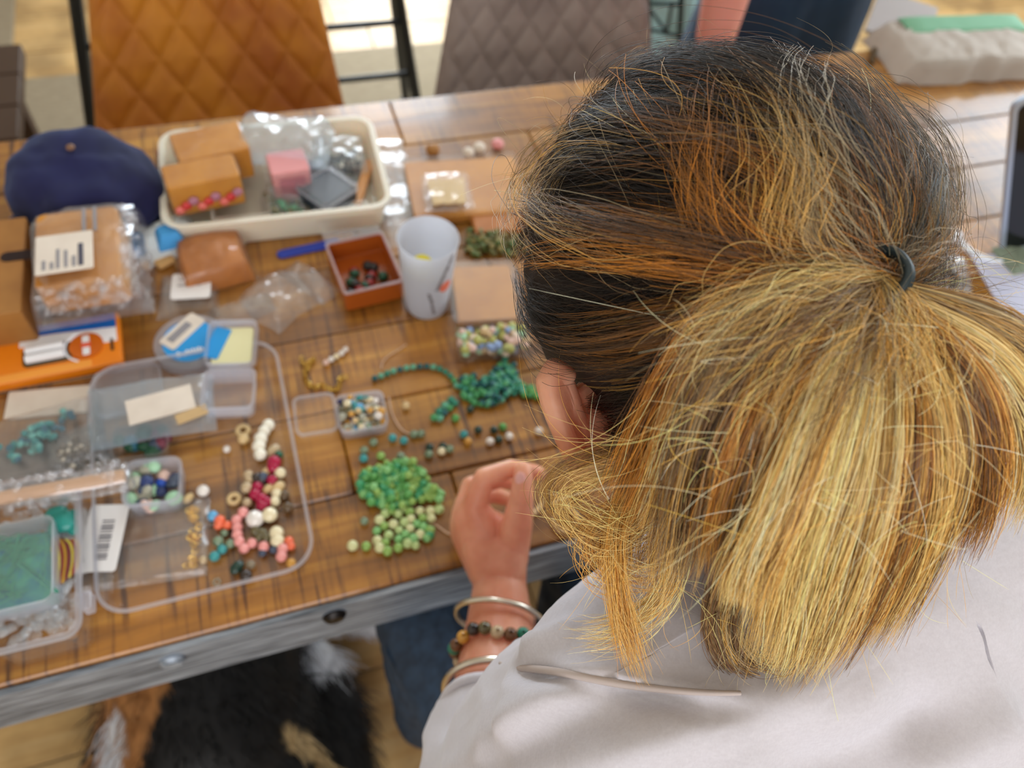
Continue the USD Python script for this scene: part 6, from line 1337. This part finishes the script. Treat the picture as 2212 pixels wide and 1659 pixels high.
# mint cloth sack and dark wire stand between the grey chair and that person
q0 = OnY(1425, 60, 1.75)
sk = soft(union([hull(S(q0*[1, 1, 0] + [-.10, .02, .12], .10), S(q0*[1, 1, 0] + [.08, .02, .12], .10)), hull(S(q0*[1, 1, 0] + [-.10, .02, .12], .11), S(q0*[1, 1, 0] + [.08, .02, .12], .11), S(q0*[1, 1, 0] + [0, .02, .62], .07))]), .014, 10)
skv = np.array(sk.vertices); skv = skv + np.array(sk.vertex_normals)*((meshkit.fbm(skv*np.array([22, 22, 6]), 3, 6)-.5)*.035)[:, None]; skv[:, 2] -= skv[:, 2].min() - .0125
single('cloth_sack', (skv, np.array(sk.faces)), M['mint'], 'pale mint cloth sack on the floor between the grey chair and the standing person', 'sack', smooth=True)
ws = thing('wire_stand', 'dark green wire stand before the mint sack, right of the grey chair', 'stand')
Yw = 1.50; W_ = lambda px, py: OnY(px, py, Yw)
dg = shade('dark_green_metal', (14, 44, 42), .4)
a_, b_ = W_(1472, 0), W_(1466, 130)
part('post', tube([up_to(a_, b_, .014), up_to(a_, b_, .86)], .007, 8), dg, ws)
c_, d_ = W_(1400, 0), W_(1402, 130)
part('post', tube([up_to(c_, d_, .014), up_to(c_, d_, .86)], .007, 8), dg, ws)
for (p_, q_) in (((1404, 64), (1468, 78)), ((1400, 8), (1472, 10)), ((1452, 4), (1440, 70)), ((1404, 20), (1440, 70)), ((1420, 100), (1466, 122))):
    part('rod', tube([W_(*p_), W_(*q_)], .0042, 6), dg, ws)
f1, f2 = up_to(a_, b_, .018), up_to(c_, d_, .018)
for f_ in (f1, f2): part('foot', tube([f_ + [0, -.05, 0], f_ + [0, .09, 0]], .006, 8), dg, ws)

# ---------------------------------------------------------------- the dog under the table edge
DG = []
dj = [S([-.235, .30, .165], .135), S([-.225, .45, .175], .145), S([-.20, .62, .17], .14), S([-.19, .78, .19], .115)]
DG += chain(dj) + [hull(S([-.235, .30, .165], .135), S([-.24, .20, .14], .10))]
DG += chain([S([-.19, .78, .19], .10), S([-.175, .90, .26], .075)]) + [hull(S([-.175, .93, .29], .070), S([-.17, .98, .27], .058)), hull(S([-.17, 1.0, .262], .040), S([-.165, 1.085, .235], .024)), hull(S([-.215, .90, .345], .020), S([-.235, .91, .30], .016)), hull(S([-.125, .90, .345], .020), S([-.105, .91, .30], .016))]
# hind legs folded at the sides, hock behind, paws forward
DG += chain([S([-.30, .25, .15], .095), S([-.345, .375, .12], .062), S([-.385, .245, .07], .036), S([-.385, .30, .036], .030), S([-.38, .375, .030], .028)])
DG += chain([S([-.17, .22, .15], .09), S([-.13, .345, .14], .058), S([-.085, .20, .08], .036), S([-.085, .25, .036], .030), S([-.08, .32, .030], .027)])
# fore legs stretched to the right under the table
DG += chain([S([-.12, .66, .16], .07), S([-.075, .55, .10], .046), S([-.02, .50, .05], .034), S([.035, .475, .032], .030)])
DG += chain([S([-.26, .72, .15], .07), S([-.30, .83, .08], .045), S([-.28, .95, .035], .030)])
# tail curling round to the right
DG += chain([S([-.22, .17, .13], .045), S([-.12, .14, .09], .045), S([-.055, .22, .085], .044), S([-.05, .33, .095], .042), S([-.065, .41, .115], .030)])
dg_ = tri(union(DG).refine_to_length(.013)); trimesh.smoothing.filter_taubin(dg_, .5, .53, iterations=10)
dgv = np.array(dg_.vertices); dgv[:, 1] = np.where(dgv[:, 1] > .6, .6 + (dgv[:, 1]-.6)*.55, dgv[:, 1]); dgv[:, 2] -= min(0, dgv[:, 2].min()) - .001
Wp = lambda px, py, z: T(px, py, z)
def seg_d(P, a, b):
    ab = b-a; u = np.clip(((P-a) @ ab)/(ab@ab), 0, 1); return np.linalg.norm(P - (a + u[:, None]*ab), axis=1)
def coat(P, R):
    n = len(P); black = np.tile(lin((13, 12, 13)), (n, 1))*R.uniform(.5, 1.8, (n, 1)); tan, white, cream = lin((176, 120, 66)), lin((226, 228, 234)), lin((206, 178, 130))
    w1 = seg_d(P, np.array([-.335, .320, .215]), np.array([-.275, .395, .235])); w2 = seg_d(P, np.array([-.385, .24, .07]), np.array([-.39, .33, .05]))
    out = black
    def put(mask, c):
        out[mask] = c*R.uniform(.7, 1.15, (mask.sum(), 1))
    put((w1 < .078), tan); put((w1 < .050), white); put(w2 < .05, white*.9)
    put(seg_d(P, np.array([-.15, .30, .22]), np.array([-.085, .21, .13])) < .034, cream)
    put(np.linalg.norm(P - [.035, .47, .03], axis=1) < .075, white); put(np.linalg.norm(P - [-.065, .42, .12], axis=1) < .055, white); put((P[:, 1] > .82), tan); put((abs(P[:, 0]+.17) < .016) & (P[:, 1] > .755), white)
    return out
dog = thing('dog', 'black long-haired dog with white and tan patches lying on the floor under the table edge', 'dog')
bp = usdkit.mesh(stage, f'{dog.GetPath()}/body', (dgv, np.array(dg_.faces)), M['dog'], smooth=True)
RD = np.random.default_rng(12)
UsdGeom.PrimvarsAPI(bp).CreatePrimvar('tone', Sdf.ValueTypeNames.Color3fArray, 'vertex').Set(Vt.Vec3fArray.FromNumpy(coat(dgv, RD).astype(np.float32)))
dt_ = trimesh.Trimesh(dgv, np.array(dg_.faces), process=False)
np.random.seed(4); fp, fi = trimesh.sample.sample_surface(dt_, 9000, seed=4)
fn = dt_.face_normals[fi]; flow = np.array([.1, -.75, -.35]); tg_ = flow - fn*(fn@flow)[:, None]; tg_ /= np.linalg.norm(tg_, axis=1, keepdims=True) + 1e-9
ln = RD.uniform(.016, .040, len(fp))*np.where(fp[:, 2] < .06, .4, 1.0); s5 = np.linspace(0, 1, 5)
fur = fp[:, None] + (fn*.45)[:, None]*(ln[:, None]*np.sin(s5*1.6)[None])[..., None] + (tg_ + RD.normal(0, .28, fp.shape))[:, None]*(ln[:, None]*s5[None]**1.3)[..., None]
fur[..., 2] = np.maximum(fur[..., 2], .0012)
curves('fur', fur, np.repeat(coat(fp, RD)[:, None], 5, 1), np.repeat((np.full(len(fp), .0011)[:, None]*np.array([1, 1, .9, .7, .35])[None]), 1, 0), dog, M['fur'])
part('nose', mv(ico(.014, 2, (1.1, .8, .8)), (-.165, .880, .240)), shade('dog_nose', (14, 12, 12), .3), dog, smooth=True)
for k in (-1, 1): part('eye', mv(ico(.009, 2), (-.17+k*.034, .826, .300)), shade('dog_eye', (30, 16, 8), .1), dog, smooth=True)
